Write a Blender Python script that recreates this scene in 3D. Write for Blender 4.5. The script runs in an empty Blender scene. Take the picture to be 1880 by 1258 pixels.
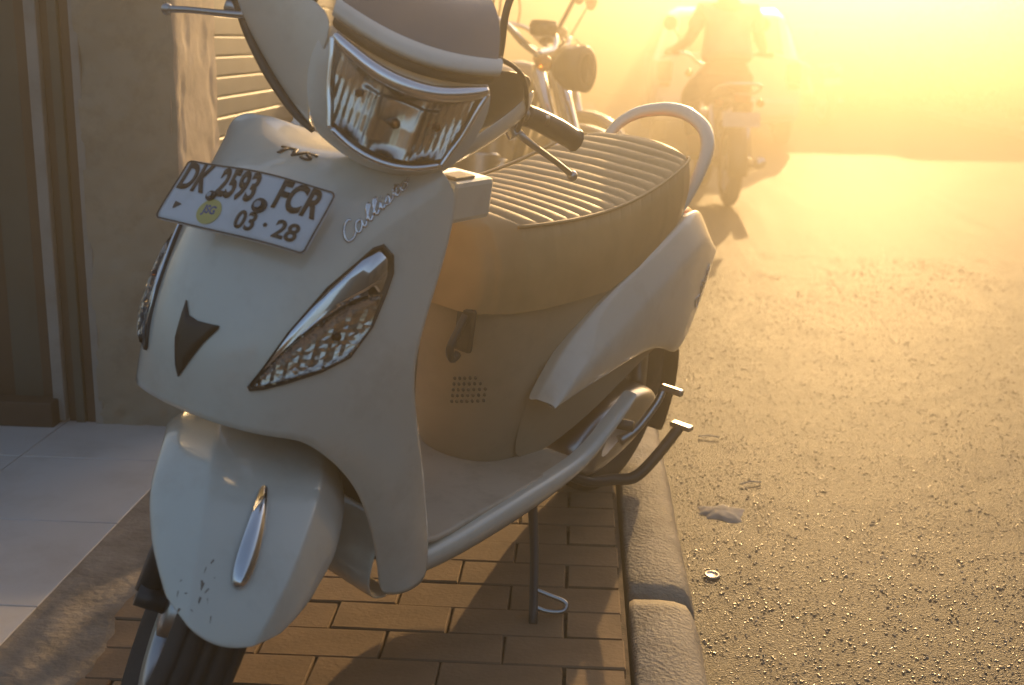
import bpy, bmesh, math, random
from mathutils import Vector, Matrix, Euler, noise
from mathutils.bvhtree import BVHTree
R = math.radians
random.seed(7)
S = bpy.context.scene
C = S.collection

# ------------------------------------------------------------------ camera, light, exposure
cam_d = bpy.data.cameras.new("camera"); cam = bpy.data.objects.new("camera", cam_d); C.objects.link(cam)
cam_d.sensor_width = 36; cam_d.lens = 2225/1880*36
cam_d.clip_start = .05; cam_d.clip_end = 600
CH = .987
cam.matrix_world = Matrix(((.99829642, -.03023198, .04990266, 0), (.05573692, .24123637, -.96886449, 0),
                           (.01725236, .96999538, .24251045, CH), (0, 0, 0, 1)))
cam_d.dof.use_dof = True; cam_d.dof.focus_distance = 2.05; cam_d.dof.aperture_fstop = 5.0
S.camera = cam
SUN_AZ, SUN_EL = R(12.5), R(16)          # azimuth measured from the road direction (+Y) towards +X
W = bpy.data.worlds.new("World"); S.world = W; W.use_nodes = True
wn = W.node_tree.nodes; wl = W.node_tree.links
sky = wn.new("ShaderNodeTexSky"); sky.sky_type = 'NISHITA'; sky.sun_disc = False
sky.sun_elevation = SUN_EL; sky.sun_rotation = SUN_AZ; sky.dust_density = 1.0; sky.air_density = 1.0
wl.new(sky.outputs[0], wn["Background"].inputs[0]); wn["Background"].inputs[1].default_value = .12
sun_d = bpy.data.lights.new("sun", 'SUN'); sun = bpy.data.objects.new("sun", sun_d); C.objects.link(sun)
sun_d.energy = 5; sun_d.angle = R(.55); sun_d.color = (1, .63, .26)
sd = Vector((math.sin(SUN_AZ)*math.cos(SUN_EL), math.cos(SUN_AZ)*math.cos(SUN_EL), math.sin(SUN_EL)))
sun.rotation_euler = sd.to_track_quat('Z', 'Y').to_euler()
S.view_settings.view_transform = 'Standard'; S.view_settings.look = 'None'
S.view_settings.exposure = .8; S.view_settings.gamma = 1; S.view_settings.use_curve_mapping = False
try:
    S.cycles.use_denoising = True; S.cycles.volume_step_rate = 4; S.cycles.volume_max_steps = 64
    S.cycles.max_bounces = 8; S.cycles.volume_bounces = 0; S.cycles.sample_clamp_indirect = 6
    S.cycles.caustics_reflective = False; S.cycles.caustics_refractive = False
except Exception: pass

# ------------------------------------------------------------------ helpers
def mat(name, col, rough=.5, metal=0, coat=0, var=.12, scale=8, bump=0, bscale=60, dirt=None, dscale=3, damt=.35, trans=0, emit=0, spec=.5, rvar=0, dist=.01):
    m = bpy.data.materials.new(name); m.use_nodes = True
    nt = m.node_tree; n = nt.nodes; L = nt.links; b = n["Principled BSDF"]
    b.inputs["Roughness"].default_value = rough; b.inputs["Metallic"].default_value = metal
    b.inputs["Coat Weight"].default_value = coat; b.inputs["Coat Roughness"].default_value = .06
    b.inputs["Transmission Weight"].default_value = trans; b.inputs["Specular IOR Level"].default_value = spec
    tc = n.new("ShaderNodeTexCoord")
    nz = n.new("ShaderNodeTexNoise"); nz.inputs["Scale"].default_value = scale; nz.inputs["Detail"].default_value = 6
    L.new(tc.outputs["Object"], nz.inputs["Vector"])
    rp = n.new("ShaderNodeValToRGB"); e = rp.color_ramp.elements
    e[0].position = .3; e[1].position = .72
    e[0].color = (*[c*(1-var) for c in col], 1); e[1].color = (*[min(1, c*(1+var)) for c in col], 1)
    L.new(nz.outputs["Fac"], rp.inputs["Fac"]); out = rp.outputs["Color"]
    if dirt:
        d = n.new("ShaderNodeTexNoise"); d.inputs["Scale"].default_value = dscale; d.inputs["Detail"].default_value = 9; d.inputs["Roughness"].default_value = .7
        L.new(tc.outputs["Object"], d.inputs["Vector"])
        r2 = n.new("ShaderNodeValToRGB"); r2.color_ramp.elements[0].position = .5; r2.color_ramp.elements[1].position = .72
        r2.color_ramp.elements[0].color = (0, 0, 0, 1); r2.color_ramp.elements[1].color = (damt, damt, damt, 1)
        L.new(d.outputs["Fac"], r2.inputs["Fac"])
        mx = n.new("ShaderNodeMixRGB"); mx.inputs[2].default_value = (*dirt, 1)
        L.new(r2.outputs["Color"], mx.inputs[0]); L.new(out, mx.inputs[1]); out = mx.outputs[0]
    L.new(out, b.inputs["Base Color"])
    if rvar:
        mr = n.new("ShaderNodeMapRange"); mr.inputs["To Min"].default_value = max(.02, rough-rvar); mr.inputs["To Max"].default_value = rough+rvar
        n3 = n.new("ShaderNodeTexNoise"); n3.inputs["Scale"].default_value = scale*3; n3.inputs["Detail"].default_value = 5
        L.new(tc.outputs["Object"], n3.inputs["Vector"]); L.new(n3.outputs["Fac"], mr.inputs["Value"]); L.new(mr.outputs[0], b.inputs["Roughness"])
    if bump:
        n2 = n.new("ShaderNodeTexNoise"); n2.inputs["Scale"].default_value = bscale; n2.inputs["Detail"].default_value = 8
        L.new(tc.outputs["Object"], n2.inputs["Vector"])
        bp = n.new("ShaderNodeBump"); bp.inputs["Strength"].default_value = bump; bp.inputs["Distance"].default_value = dist
        L.new(n2.outputs["Fac"], bp.inputs["Height"]); L.new(bp.outputs[0], b.inputs["Normal"])
    if emit:
        b.inputs["Emission Color"].default_value = (*col, 1); b.inputs["Emission Strength"].default_value = emit
    return m

M = dict(
    white=mat("ivory paint", (.655, .645, .575), .28, coat=1, var=.03, scale=5, dirt=(.40, .34, .26), dscale=11, damt=.3),
    liner=mat("black plastic", (.025, .024, .023), .55, var=.3, bump=.1, bscale=200, dist=.002),
    glowplastic=mat("glow-tinted moulded plastic", (.37, .30, .21), .5, var=.08, bump=.15, bscale=500, dist=.001, dirt=(.2, .16, .12), dscale=12, damt=.3),  # golden flare glow put into the plastic's base colour
    floor=mat("floorboard plastic", (.50, .44, .36), .48, var=.07, bump=.12, bscale=400, dist=.001, dirt=(.25, .2, .15), dscale=14, damt=.5),
    dark=mat("dark plastic", (.05, .047, .045), .38, var=.2),
    chrome=mat("chrome", (.78, .79, .82), .08, 1, var=.04),
    steel=mat("brushed steel", (.45, .45, .45), .3, 1, var=.15),
    lens=mat("clear lens", (.95, .96, .97), .03, trans=1, var=0),
    reflector=mat("faceted reflector", (.58, .55, .50), .15, 1, var=.1),
    amber=mat("amber bulb", (.8, .28, .04), .2, var=.1, trans=.3),
    red=mat("red lens", (.45, .02, .015), .15, var=.15, coat=.5),
    tyre=mat("tyre rubber", (.055, .045, .038), .8, var=.3, bump=.2, bscale=150, dist=.003, dirt=(.16, .11, .07), dscale=10, damt=.6),
    seat=mat("glow-tinted seat vinyl", (.46, .31, .155), .55, var=.1, scale=14, bump=.15, bscale=450, dist=.001),  # tan carries the golden veil of the flare over the seat
    brown=mat("brown emblem plastic", (.045, .03, .018), .35, var=.15),
    plate=mat("plate white paint", (.66, .67, .70), .4, var=.04, dirt=(.4, .36, .3), dscale=25, damt=.35),
    ink=mat("plate letter paint", (.085, .055, .03), .5, var=.2),
    sticker=mat("yellow sticker", (.55, .47, .16), .5, var=.06),
    blue=mat("blue print", (.09, .12, .33), .5, var=.1),
    asphalt=mat("asphalt", (.05, .048, .045), .56, var=.45, scale=60, bump=1, bscale=230, dist=.012, dirt=(.10, .09, .075), dscale=1.3, damt=.6, rvar=.1, spec=.5),
    chip=mat("asphalt chippings", (.15, .13, .105), .2, var=.5, spec=.9, scale=30, bump=.4, bscale=300, dist=.003),
    kerb=mat("kerb concrete", (.30, .27, .23), .75, var=.22, scale=14, bump=1, bscale=120, dist=.004, dirt=(.13, .11, .085), dscale=8, damt=.7),
    paver=mat("clay paver", (.235, .15, .085), .85, var=.25, scale=9, bump=.4, bscale=120, dist=.003, dirt=(.12, .085, .06), dscale=5, damt=.6),
    sand=mat("joint sand", (.16, .115, .075), .9, var=.3, scale=40, bump=.5, bscale=200, dist=.003),
    tile=mat("glazed floor tile", (.56, .535, .52), .28, var=.05, scale=5, dirt=(.33, .28, .23), dscale=7, damt=.35),
    mortar=mat("cement mortar", (.22, .185, .15), .85, var=.3, scale=18, bump=.8, bscale=60, dist=.006),
    plaster=mat("stained wall plaster", (.30, .27, .21), .85, var=.16, scale=4, bump=.35, bscale=40, dist=.003, dirt=(.11, .09, .06), dscale=6, damt=.55),
    peel=mat("peeling wall paint", (.52, .44, .36), .8, var=.12, scale=12, bump=.4, bscale=60, dist=.002, dirt=(.27, .24, .20), dscale=9, damt=.8),
    shutter=mat("shutter slat paint", (.30, .305, .29), .45, var=.08, scale=6, dirt=(.25, .22, .18), dscale=10, damt=.4),
    doorw=mat("pale door paint", (.27, .27, .25), .6, var=.1, dirt=(.13, .11, .09), dscale=9, damt=.5),
    doorg=mat("green door paint", (.055, .075, .065), .5, var=.15),
    doorb=mat("brown door wood", (.055, .038, .026), .6, var=.25),
    wallfar=mat("far wall render", (.15, .12, .09), .85, var=.15, scale=2, dirt=(.12, .1, .08), dscale=1.5, damt=.5),
    roof=mat("roof tile", (.22, .09, .05), .8, var=.25),
    glass=mat("window glass", (.03, .035, .04), .06, var=.1),
    carw=mat("white car paint", (.72, .71, .72), .2, coat=.6, var=.02),
    pink=mat("pink cotton", (.60, .25, .28), .85, var=.12, bump=.4, bscale=30, dist=.01),
    skin=mat("skin", (.30, .16, .10), .55, var=.06),
    denim=mat("dark trousers", (.05, .045, .05), .85, var=.2, bump=.3, bscale=60, dist=.006),
    helmet=mat("dark helmet", (.06, .05, .06), .25, coat=.5, var=.1),
    bikeblack=mat("black bike paint", (.03, .03, .032), .2, coat=.6, var=.1),
    bikered=mat("red bike paint", (.38, .03, .02), .25, coat=.6, var=.06),
    bikegrey=mat("grey bike paint", (.18, .17, .17), .25, coat=.5, var=.06),
    bikeblue=mat("dark blue bike paint", (.03, .05, .12), .22, coat=.6, var=.06),
    leaf=mat("leaves", (.055, .075, .03), .6, var=.45, scale=3),
    trunk=mat("bark", (.10, .075, .05), .9, var=.3, bump=.6, bscale=30),
    plastic=mat("crumpled plastic bag", (.72, .70, .66), .25, var=.04, trans=.25),
    cap=mat("bottle cap metal", (.62, .56, .5), .3, .7, var=.15),
    litter=mat("paper litter", (.6, .56, .5), .7, var=.1),
    chalk=mat("road scuff", (.42, .39, .35), .9, var=.3, scale=30),
)

def link(name, me, parent=None, m=None, smooth=True):
    o = bpy.data.objects.new(name, me); C.objects.link(o)
    if parent is not None: o.parent = parent
    if m is not None: me.materials.append(M[m] if isinstance(m, str) else m)
    if smooth and len(me.polygons): me.polygons.foreach_set("use_smooth", [True]*len(me.polygons))
    return o
def meshobj(name, v, f, m, parent=None, smooth=True, sub=0, solid=0, off=-1, bevel=0, bseg=2):
    me = bpy.data.meshes.new(name); me.from_pydata([tuple(p) for p in v], [], f); me.update()
    o = link(name, me, parent, m, smooth)
    if bevel:
        b = o.modifiers.new("b", 'BEVEL'); b.width = bevel; b.segments = bseg; b.limit_method = 'ANGLE'; b.angle_limit = R(35)
    if solid:
        s = o.modifiers.new("s", 'SOLIDIFY'); s.thickness = solid; s.offset = off
    if sub:
        s = o.modifiers.new("ss", 'SUBSURF'); s.levels = s.render_levels = sub
    return o
def bmobj(name, bm, m, parent=None, smooth=True, **k):
    bmesh.ops.recalc_face_normals(bm, faces=bm.faces[:])
    me = bpy.data.meshes.new(name); bm.to_mesh(me); bm.free()
    o = link(name, me, parent, m, smooth)
    if k.get("bevel"):
        b = o.modifiers.new("b", 'BEVEL'); b.width = k["bevel"]; b.segments = k.get("bseg", 2); b.limit_method = 'ANGLE'; b.angle_limit = R(35)
    if k.get("sub"):
        s = o.modifiers.new("ss", 'SUBSURF'); s.levels = s.render_levels = k["sub"]
    return o
def grid_faces(nr, nc, closed=False, flip=False):
    f = []
    for i in range(nr-1):
        for j in range(nc if closed else nc-1):
            q = [i*nc+j, i*nc+(j+1) % nc, (i+1)*nc+(j+1) % nc, (i+1)*nc+j]
            f.append(q[::-1] if flip else q)
    return f
def bm_box(bm, c, s, rot=None):
    r = bmesh.ops.create_cube(bm, size=1)
    mx = Matrix.Translation(Vector(c)) @ (rot.to_4x4() if rot is not None else Matrix()) @ Matrix.Diagonal((*s, 1))
    bmesh.ops.transform(bm, matrix=mx, verts=r["verts"]); return r["verts"]
def bm_tube(bm, pts, rad, seg=8, caps=True, flat=1):
    pts = [Vector(p) for p in pts]; n = len(pts)
    rads = rad if isinstance(rad, (list, tuple)) else [rad]*n
    rings = []; up = None
    for i, p in enumerate(pts):
        t = (pts[min(i+1, n-1)]-pts[max(i-1, 0)]).normalized()
        if up is None: up = t.orthogonal().normalized()
        up = (up - t*up.dot(t)).normalized(); s = t.cross(up)
        rings.append([bm.verts.new(p + (up*math.cos(a)*flat + s*math.sin(a))*rads[i]) for a in [2*math.pi*k/seg for k in range(seg)]])
    for a, b in zip(rings, rings[1:]):
        for k in range(seg): bm.faces.new((a[k], a[(k+1) % seg], b[(k+1) % seg], b[k]))
    if caps: bm.faces.new(rings[0][::-1]); bm.faces.new(rings[-1])
def smooth_path(p, n=6):
    p = [Vector(q) for q in p]; out = []
    for i in range(len(p)-1):
        a, b, c, d = p[max(i-1, 0)], p[i], p[i+1], p[min(i+2, len(p)-1)]
        for k in range(n):
            t = k/n
            out.append(.5*((2*b)+(c-a)*t+(2*a-5*b+4*c-d)*t*t+(3*b-a-3*c+d)*t**3))
    return out+[p[-1]]
def tube(name, pts, rad, m, parent=None, seg=10, sm=0, flat=1):
    if sm:
        pts = smooth_path(pts, sm)
        if isinstance(rad, (list, tuple)):
            rr = []; n = len(rad)
            for i in range(len(pts)):
                t = i/(len(pts)-1)*(n-1); k = min(int(t), n-2); rr.append(rad[k]+(rad[k+1]-rad[k])*(t-k))
            rad = rr
    bm = bmesh.new(); bm_tube(bm, pts, rad, seg, flat=flat); return bmobj(name, bm, m, parent)
def box(name, c, s, m, parent=None, rot=None, bevel=.004, smooth=False):
    bm = bmesh.new(); bm_box(bm, c, s, rot); return bmobj(name, bm, m, parent, smooth, bevel=bevel)
def lathe(name, prof, m, parent=None, seg=40, axis='X', center=(0, 0, 0), fn=None):
    """prof: list of (along axis, radius)"""
    v = []
    for a, r in prof:
        for k in range(seg):
            t = 2*math.pi*k/seg; p = (a, r*math.cos(t), r*math.sin(t))
            if axis == 'Z': p = (p[1], p[2], p[0])
            if axis == 'Y': p = (p[1], p[0], p[2])
            p = Vector(p)+Vector(center); v.append(fn(p) if fn else p)
    return meshobj(name, v, grid_faces(len(prof), seg, True), m, parent)
def tag(o, label=None, cat=None, group=None, kind=None):
    for k, x in (("label", label), ("category", cat), ("group", group), ("kind", kind)):
        if x: o[k] = x
    return o
def empty(name, loc=(0, 0, 0), rot=(0, 0, 0)):
    o = bpy.data.objects.new(name, None); C.objects.link(o); o.location = loc; o.rotation_euler = rot; o.empty_display_size = .1; return o
def text_bm(txt, size=1, shear=0, xs=1, bold=0, res=3):
    cu = bpy.data.curves.new("txt", 'FONT'); cu.body = txt; cu.size = size; cu.shear = shear; cu.offset = bold
    cu.align_x = 'CENTER'; cu.align_y = 'CENTER'; cu.resolution_u = res
    o = bpy.data.objects.new("txt", cu); C.objects.link(o)
    bpy.context.view_layer.update()
    dg = bpy.context.evaluated_depsgraph_get(); me = bpy.data.meshes.new_from_object(o.evaluated_get(dg))
    bm = bmesh.new(); bm.from_mesh(me)
    bpy.data.objects.remove(o); bpy.data.curves.remove(cu); bpy.data.meshes.remove(me)
    for q in bm.verts: q.co.x *= xs
    return bm
def raise_bm(bm, h):
    r = bmesh.ops.extrude_face_region(bm, geom=bm.faces[:])
    for q in [e for e in r["geom"] if isinstance(e, bmesh.types.BMVert)]: q.co.z += h
def bvh_of(o):
    bpy.context.view_layer.update()
    dg = bpy.context.evaluated_depsgraph_get(); ev = o.evaluated_get(dg); me = ev.to_mesh()
    t = BVHTree.FromPolygons([v.co.copy() for v in me.vertices], [tuple(p.vertices) for p in me.polygons]); ev.to_mesh_clear(); return t

# ------------------------------------------------------------------ setting: ground
RZ = -.12                                # road level; the pavement is z = 0
KI, KO = .112, .235                      # kerb inner and outer edge
bm = bmesh.new(); bmesh.ops.create_grid(bm, x_segments=2, y_segments=2, size=110)
g = bmobj("ground", bm, "sand", smooth=False); g.location = (0, 60, RZ-.06); tag(g, kind="structure")
# road: fine grid near the camera, gently uneven
v = []; f = []
xs = [KO-.06+.045*i for i in range(60)]+[3+.4*i for i in range(8)]
ys = [1.2+.045*i for i in range(90)]+[5.3+.6*i for i in range(110)]
for y in ys:
    for x in xs:
        h = .006*noise.noise(Vector((x*3, y*3, 0)))+.004*noise.noise(Vector((x*11, y*11, 4)))
        v.append((x, y, RZ+h))
road = meshobj("road", v, grid_faces(len(ys), len(xs)), "asphalt"); tag(road, kind="structure")
bm = bmesh.new()
for k in range(34000):
    y = 1.55+5.0*random.random()**1.35; x = KO+.03+random.random()*min(2.6, .35+y*.42)
    r = random.choice((.0016, .002, .0024, .0028, .0034, .0044))*random.uniform(.7, 1.15)
    h = .006*noise.noise(Vector((x*3, y*3, 0)))+.004*noise.noise(Vector((x*11, y*11, 4)))
    a = random.random()*3.14; n = random.choice((4, 5, 5, 6)); rr = [r*random.uniform(.7, 1.2) for _ in range(n)]
    el = random.uniform(.6, 1.0); tx, ty = random.uniform(-.3, .3)*r, random.uniform(-.3, .3)*r
    ring = [bm.verts.new((x+rr[i]*math.cos(a+2*math.pi*i/n), y+rr[i]*el*math.sin(a+2*math.pi*i/n), RZ+h-.001)) for i in range(n)]
    top = [bm.verts.new((x+tx+.6*rr[i]*math.cos(a+2*math.pi*i/n), y+ty+.6*rr[i]*el*math.sin(a+2*math.pi*i/n), RZ+h+r*random.uniform(.25, .5))) for i in range(n)]
    for i in range(n): bm.faces.new((ring[i], ring[(i+1) % n], top[(i+1) % n], top[i]))
    bm.faces.new(top)
o = bmobj("road_chippings", bm, "chip", smooth=False); tag(o, "small pale stones standing proud of the dark asphalt road", "gravel", kind="stuff")

# pavement bed and clay pavers
pv = box("pavement", (-3.4, 14, -.055), (2*(3.4+KI)-.006, 26, .1), "sand", bevel=0); pv.location = (0, 0, 0); tag(pv, kind="structure")
bm = bmesh.new(); bm_box(bm, (0, 0, 0), (.1965, .0950, .02)); 
brick_me = []
for q in range(4):
    b2 = bm.copy()
    for w_ in b2.verts:
        w_.co += Vector((random.uniform(-.0015, .0015), random.uniform(-.0015, .0015), random.uniform(-.001, .001)))
    bmesh.ops.bevel(b2, geom=[e for e in b2.edges if all(x.co.z > 0 for x in e.verts)], offset=.0025, segments=1, affect='EDGES')
    me = bpy.data.meshes.new("paver"); b2.to_mesh(me); b2.free(); me.materials.append(M["paver"]); brick_me.append(me)
bm.free()
stuff = bmesh.new()
PX0 = KI-.012-.098
for j in range(-2, 150):
    for i in range(0, 7):
        x = PX0-i*.2-(.1 if j % 2 else 0); y = 1.42+j*.098
        if x < -.86: continue
        if j % 2 and i == 0:      # half brick against the kerb
            bm_box(stuff, (PX0+.05, y, .002), (.092, .088, .02))
        if j < 38:
            o = bpy.data.objects.new("paver", brick_me[(i*7+j*3) % 4]); C.objects.link(o); o.parent = pv
            o.location = (x, y, .002+random.uniform(-.0015, .0015)); o.rotation_euler = (random.uniform(-.006, .006), random.uniform(-.006, .006), random.uniform(-.008, .008))
        else: bm_box(stuff, (x, y, .002), (.192, .088, .02))
o = bmobj("paver_field", stuff, "paver", pv, False); o["kind"] = "stuff"

# kerb of long concrete stones with rounded road edge
kerb = empty("kerb"); tag(kerb, kind="structure")
prof = [(KI+.004, -.19), (KI+.004, .004), (KI+.012, .010), (KI+.06, .011), (KO-.035, .009), (KO-.014, .002), (KO-.004, -.012), (KO+.008, -.05), (KO+.022, -.19)]
def kerb_stone(y0, y1, sd_):
    rr = random.Random(sd_); n = int((y1-y0)/.04); v = []
    for j in range(n+1):
        t = j/n; y = y0+(y1-y0)*t
        e = min(t, 1-t)*(y1-y0); sh = max(0, 1-e/.02)
        for k, (x, z) in enumerate(prof):
            cx_ = (KI+KO)/2; px, pz = x, z
            if z > -.1: px = cx_+(x-cx_)*(1-.03*sh*sh); pz = z-.006*sh*sh
            nn = .0025*noise.noise(Vector((x*40, y*40, sd_*3.1)))+.003*noise.noise(Vector((x*9, y*9, sd_)))
            v.append((px+nn*.7, y+ (.004*noise.noise(Vector((x*30, sd_, 1))) if e < .001 else 0), pz+nn))
    f = grid_faces(n+1, len(prof)); m_ = len(prof)
    f += [list(range(m_))[::-1], [n*m_+k for k in range(m_)]]
    return meshobj("kerb_stone", v, f, "kerb", kerb, smooth=True, bevel=0)
y = .98
for k in range(18):
    kerb_stone(y+.010, y+1.07-.014, k); y += 1.07
o = box("kerb_bed", (KI+.06, 10, -.15), (.1, 20, .2), "mortar", kerb, bevel=0); 

# shop threshold of glazed tiles on a low step
ts = empty("tiled_step"); tag(ts, kind="structure")
TX = -.905
box("step_base", (-2.4, 4.1, -.012), (3.0-.01, 5.6, .05), "mortar", ts, bevel=0)
for j in range(-2, 3):
    for i in range(3):
        y0 = 2.238+.372*j; x1 = TX-.372*i
        if y0 > 2.9: continue
        o = box("tile", (x1-.186, y0+.186, .020), (.369, .369, .012), "tile", ts, bevel=.002)
        o.rotation_euler = (0, 0, 0)
v = []; ny = 90
for j in range(ny):
    y = 1.45+j*.03
    for k in range(13):
        t = k/12; w = .165+.035*noise.noise(Vector((y*5, 0, 2)))+.02*noise.noise(Vector((y*19, 0, 2)))
        v.append((TX-.004+t*w, y, (.0245-.0105*t**.6)+.006*min(1, t*5)*(1-t)*noise.noise(Vector((y*22, t*6, 0)))+.003*min(1, t*4)*noise.noise(Vector((y*40, t*12, 3)))-.014*(t > .95)))
o = meshobj("cement_fillet", v, grid_faces(ny, 13), "mortar", ts)

# ------------------------------------------------------------------ shop front on the left
PXC, PY0, PY1 = -.951, 2.86, 3.20       # projecting pillar: corner, near face, far edge
def wall_grid(fn, n1, n2): 
    v = [fn(i/(n1-1), j/(n2-1)) for i in range(n1) for j in range(n2)]; return v, grid_faces(n1, n2)
pil = empty("shop_pillar", (PXC, PY0, 0)); tag(pil, "plastered shop pillar with dark near side and sunlit peeling paint towards the road", "pillar")
# near face with a crumbling left edge and dirty foot
def nf(a, b):
    x = -.235*(1-a)+0*a; z = -.02+3.4*b
    e = max(0, 1-a*10); d = .006*noise.noise(Vector((x*7, z*7, 0)))+.004*noise.noise(Vector((x*30, z*30, 0)))
    d += e*.02*max(0, noise.noise(Vector((z*6, 1, 5))))
    if z < .2: d += .02*max(0, noise.noise(Vector((x*25, z*25, 9))))*(1-z/.2)
    return (x+.004*noise.noise(Vector((z*12, a, 3)))*(a > .98)*1, d, z)
v, f = wall_grid(nf, 26, 330); meshobj("plaster_face", v, f, "plaster", pil)
def sf(a, b):
    y = a*(PY1-PY0); z = -.02+3.4*b
    d = .002*noise.noise(Vector((y*9, z*8, 0)))+.0012*noise.noise(Vector((y*45, z*38, 0)))
    q = noise.noise(Vector((y*15, z*11, 7)))
    if q > .18: d -= .0028*min(1, (q-.18)*16)
    r_ = max(0, 1-a*9); d -= r_*r_*.012+r_*.006*noise.noise(Vector((z*9, 2, 2)))
    return (d+.004*noise.noise(Vector((z*12, 1, 3)))*(a < .02), y, z)
v, f = wall_grid(sf, 34, 330); meshobj("painted_face", v, f, "peel", pil)
box("pillar_core", (-.14, .18, 1.68), (.25, .31, 3.4), "plaster", pil, bevel=0)
# roller shutter beyond the pillar
sh = empty("roller_shutter", (-1.16, 3.2, 0)); tag(sh, "grey roller shutter of horizontal slats behind the white scooter", "shutter")
sv = [(0, 0), (.006, .002), (.009, .006), (.010, .057), (.006, .061), (0, .0625)]
me = bpy.data.meshes.new("slat"); ln = 2.6
vv = [(x, yy, z) for yy in (0, ln) for x, z in sv]; ff = [[k, k+6, k+7, k+1] for k in range(5)]
me.from_pydata(vv, [], ff); me.materials.append(M["shutter"])
for k in range(40):
    o = bpy.data.objects.new("slat", me); C.objects.link(o); o.parent = sh; o.location = (random.uniform(-.001, .001), 0, .03+k*.0635)
box("backing_sheet", (-.02, 1.3, 1.3), (.02, 2.6, 2.6), "dark", sh, bevel=0)
box("guide_channel", (.012, 2.63, 1.3), (.05, .06, 2.6), "steel", sh)
box("threshold", (.03, 1.3, .0), (.2, 2.6, .05), "mortar", sh, bevel=.005)
# further shop fronts
fs = empty("shop_wall", (-1.1, 5.9, 0)); tag(fs, "dark-toned rendered shop wall running on beyond the roller shutter", "wall")
box("wall_face", (-.3, 5, 1.7), (.6, 10, 3.5), "wallfar", fs, bevel=0)  # shade of the parked bikes put into the dark wall colour
for k in range(3):
    w_ = box("window", (.012, 1.6+3.1*k, 1.3), (.03, 1.8, 1.7), "doorb", fs, bevel=.004)
    box("pane", (.022, 1.6+3.1*k, 1.3), (.03, 1.6, 1.5), "glass", w_, bevel=0)
# recessed doorway to the left of the pillar
dr = empty("folding_door", (-1.2, 2.87, 0)); tag(dr, "dark shop door frame of brown, green and pale upright boards beside the pillar", "door")
def post(nm, x0, x1, y, m, z0=.024, z1=2.6, d=.05):
    box(nm, ((x0+x1)/2+1.2, y-2.87+d/2, (z0+z1)/2), (x1-x0-.002, d, z1-z0), m, dr, bevel=.003)
post("door_jamb", -1.199, -1.176, 2.862, "doorw", d=.2)
post("crack_filler", -1.176, -1.15, 2.90, "doorb", d=.15)
post("brown_stile", -1.226, -1.199, 2.875, "doorb")
post("green_stile", -1.252, -1.226, 2.868, "doorg")
post("brown_stile", -1.274, -1.252, 2.880, "doorb")
post("pale_board", -1.305, -1.274, 2.862, "doorw", z0=.03)
post("brown_stile", -1.335, -1.305, 2.875, "doorb", z0=.03)
post("green_stile", -1.42, -1.335, 2.90, "doorg", z0=.03)
post("brown_stile", -1.8, -1.42, 2.91, "doorb", z0=.03)
box("door_rail", (-.40, -.02, .055), (.62, .06, .07), "doorb", dr, bevel=.004)

# ------------------------------------------------------------------ the white scooter (local: x = its left, y = rearwards, z up)
TH, PH = R(29.1), R(8.35)
sc = empty("parked_scooter", (-.558, 1.536, 0), (0, PH, -TH))
tag(sc, "ivory white scooter with number plate, leaning on its side stand in front", "scooter")
MIR = lambda pts: [(-x, y, z) for x, y, z in pts]
# --- front apron
ridge = [(.262, .848), (.205, .8485), (.152, .842), (.105, .812), (.068, .776), (.030, .710), (.000, .640), (-.016, .580), (-.022, .520)]
outer = [(.150, .240, .862), (.176, .236, .858), (.192, .240, .842), (.199, .247, .822), (.2, .247, .800), (.2, .236, .738), (.2, .211, .668), (.2, .193, .600), (.2, .205, .54)]
pw = [1.5, 1.5, 1.55, 1.75, 1.95, 2.25, 2.55, 2.9, 3.2]
TT = [0, .15, .35, .5, .62, .72, .82, .92, 1.0]
edge_drop = [0, .001, .004, .010, .016, .022, .014, .005, 0]
def arow(i, sgn):
    out = []
    y0, z0 = ridge[i]; x1, y1, z1 = outer[i]; p_ = pw[i]
    for k, t in enumerate(TT):
        g = t**p_
        z = z0+(z1-z0)*t**1.5
        if i == len(ridge)-1: z -= edge_drop[k]*1.25
        wx = 1+(.11*min(1, max(0, i-1)/3) if sgn < 0 else 0)*min(1, t*2)
        out.append((sgn*x1*t*wx, y0+(y1-y0)*g, z))
    return out
rows = []
for i in range(len(ridge)):
    rows.append(arow(i, -1)[:0:-1]+arow(i, 1))
nc = len(rows[0]); V = [p for r in rows for p in r]; F = grid_faces(len(rows), nc)
base = (len(rows)-1)*nc; mid = 8
legs = [((.163, .142, .432), (.2, .236, .455)), ((.172, .182, .345), (.2, .263, .372)), ((.174, .208, .268), (.2, .284, .298)), ((.176, .216, .222), (.2, .294, .232))]
for sgn in (1, -1):
    prev = [base+mid+sgn*k for k in (5, 6, 7, 8)]
    for a, b in legs:
        cur = []
        for t in (0, .36, .7, 1):
            bul = .016*math.sin(math.pi*t)
            cur.append(len(V)); V.append((sgn*(a[0]+(b[0]-a[0])*t+bul), a[1]+(b[1]-a[1])*t-bul*.6, a[2]+(b[2]-a[2])*t))
        for k in range(3):
            q = [prev[k], prev[k+1], cur[k+1], cur[k]]; F.append(q if sgn > 0 else q[::-1])
        prev = cur
apron = meshobj("front_apron", V, F, "white", sc, sub=3, solid=.005, off=-1)
apron.modifiers.move(0, 1)
AB = bvh_of(apron)
def on_apron(x, z, lift=.0, d=(0, 1, 0)):
    d = Vector(d).normalized(); o_ = Vector((x, 0, z))-d*.6*1
    if abs(d.z) < .01: o_ = Vector((x, -.6, z))
    h, n, i, dd = AB.ray_cast(o_, d)
    if h is None: return None
    if n.dot(d) > 0: n = -n
    return h+n*lift
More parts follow.
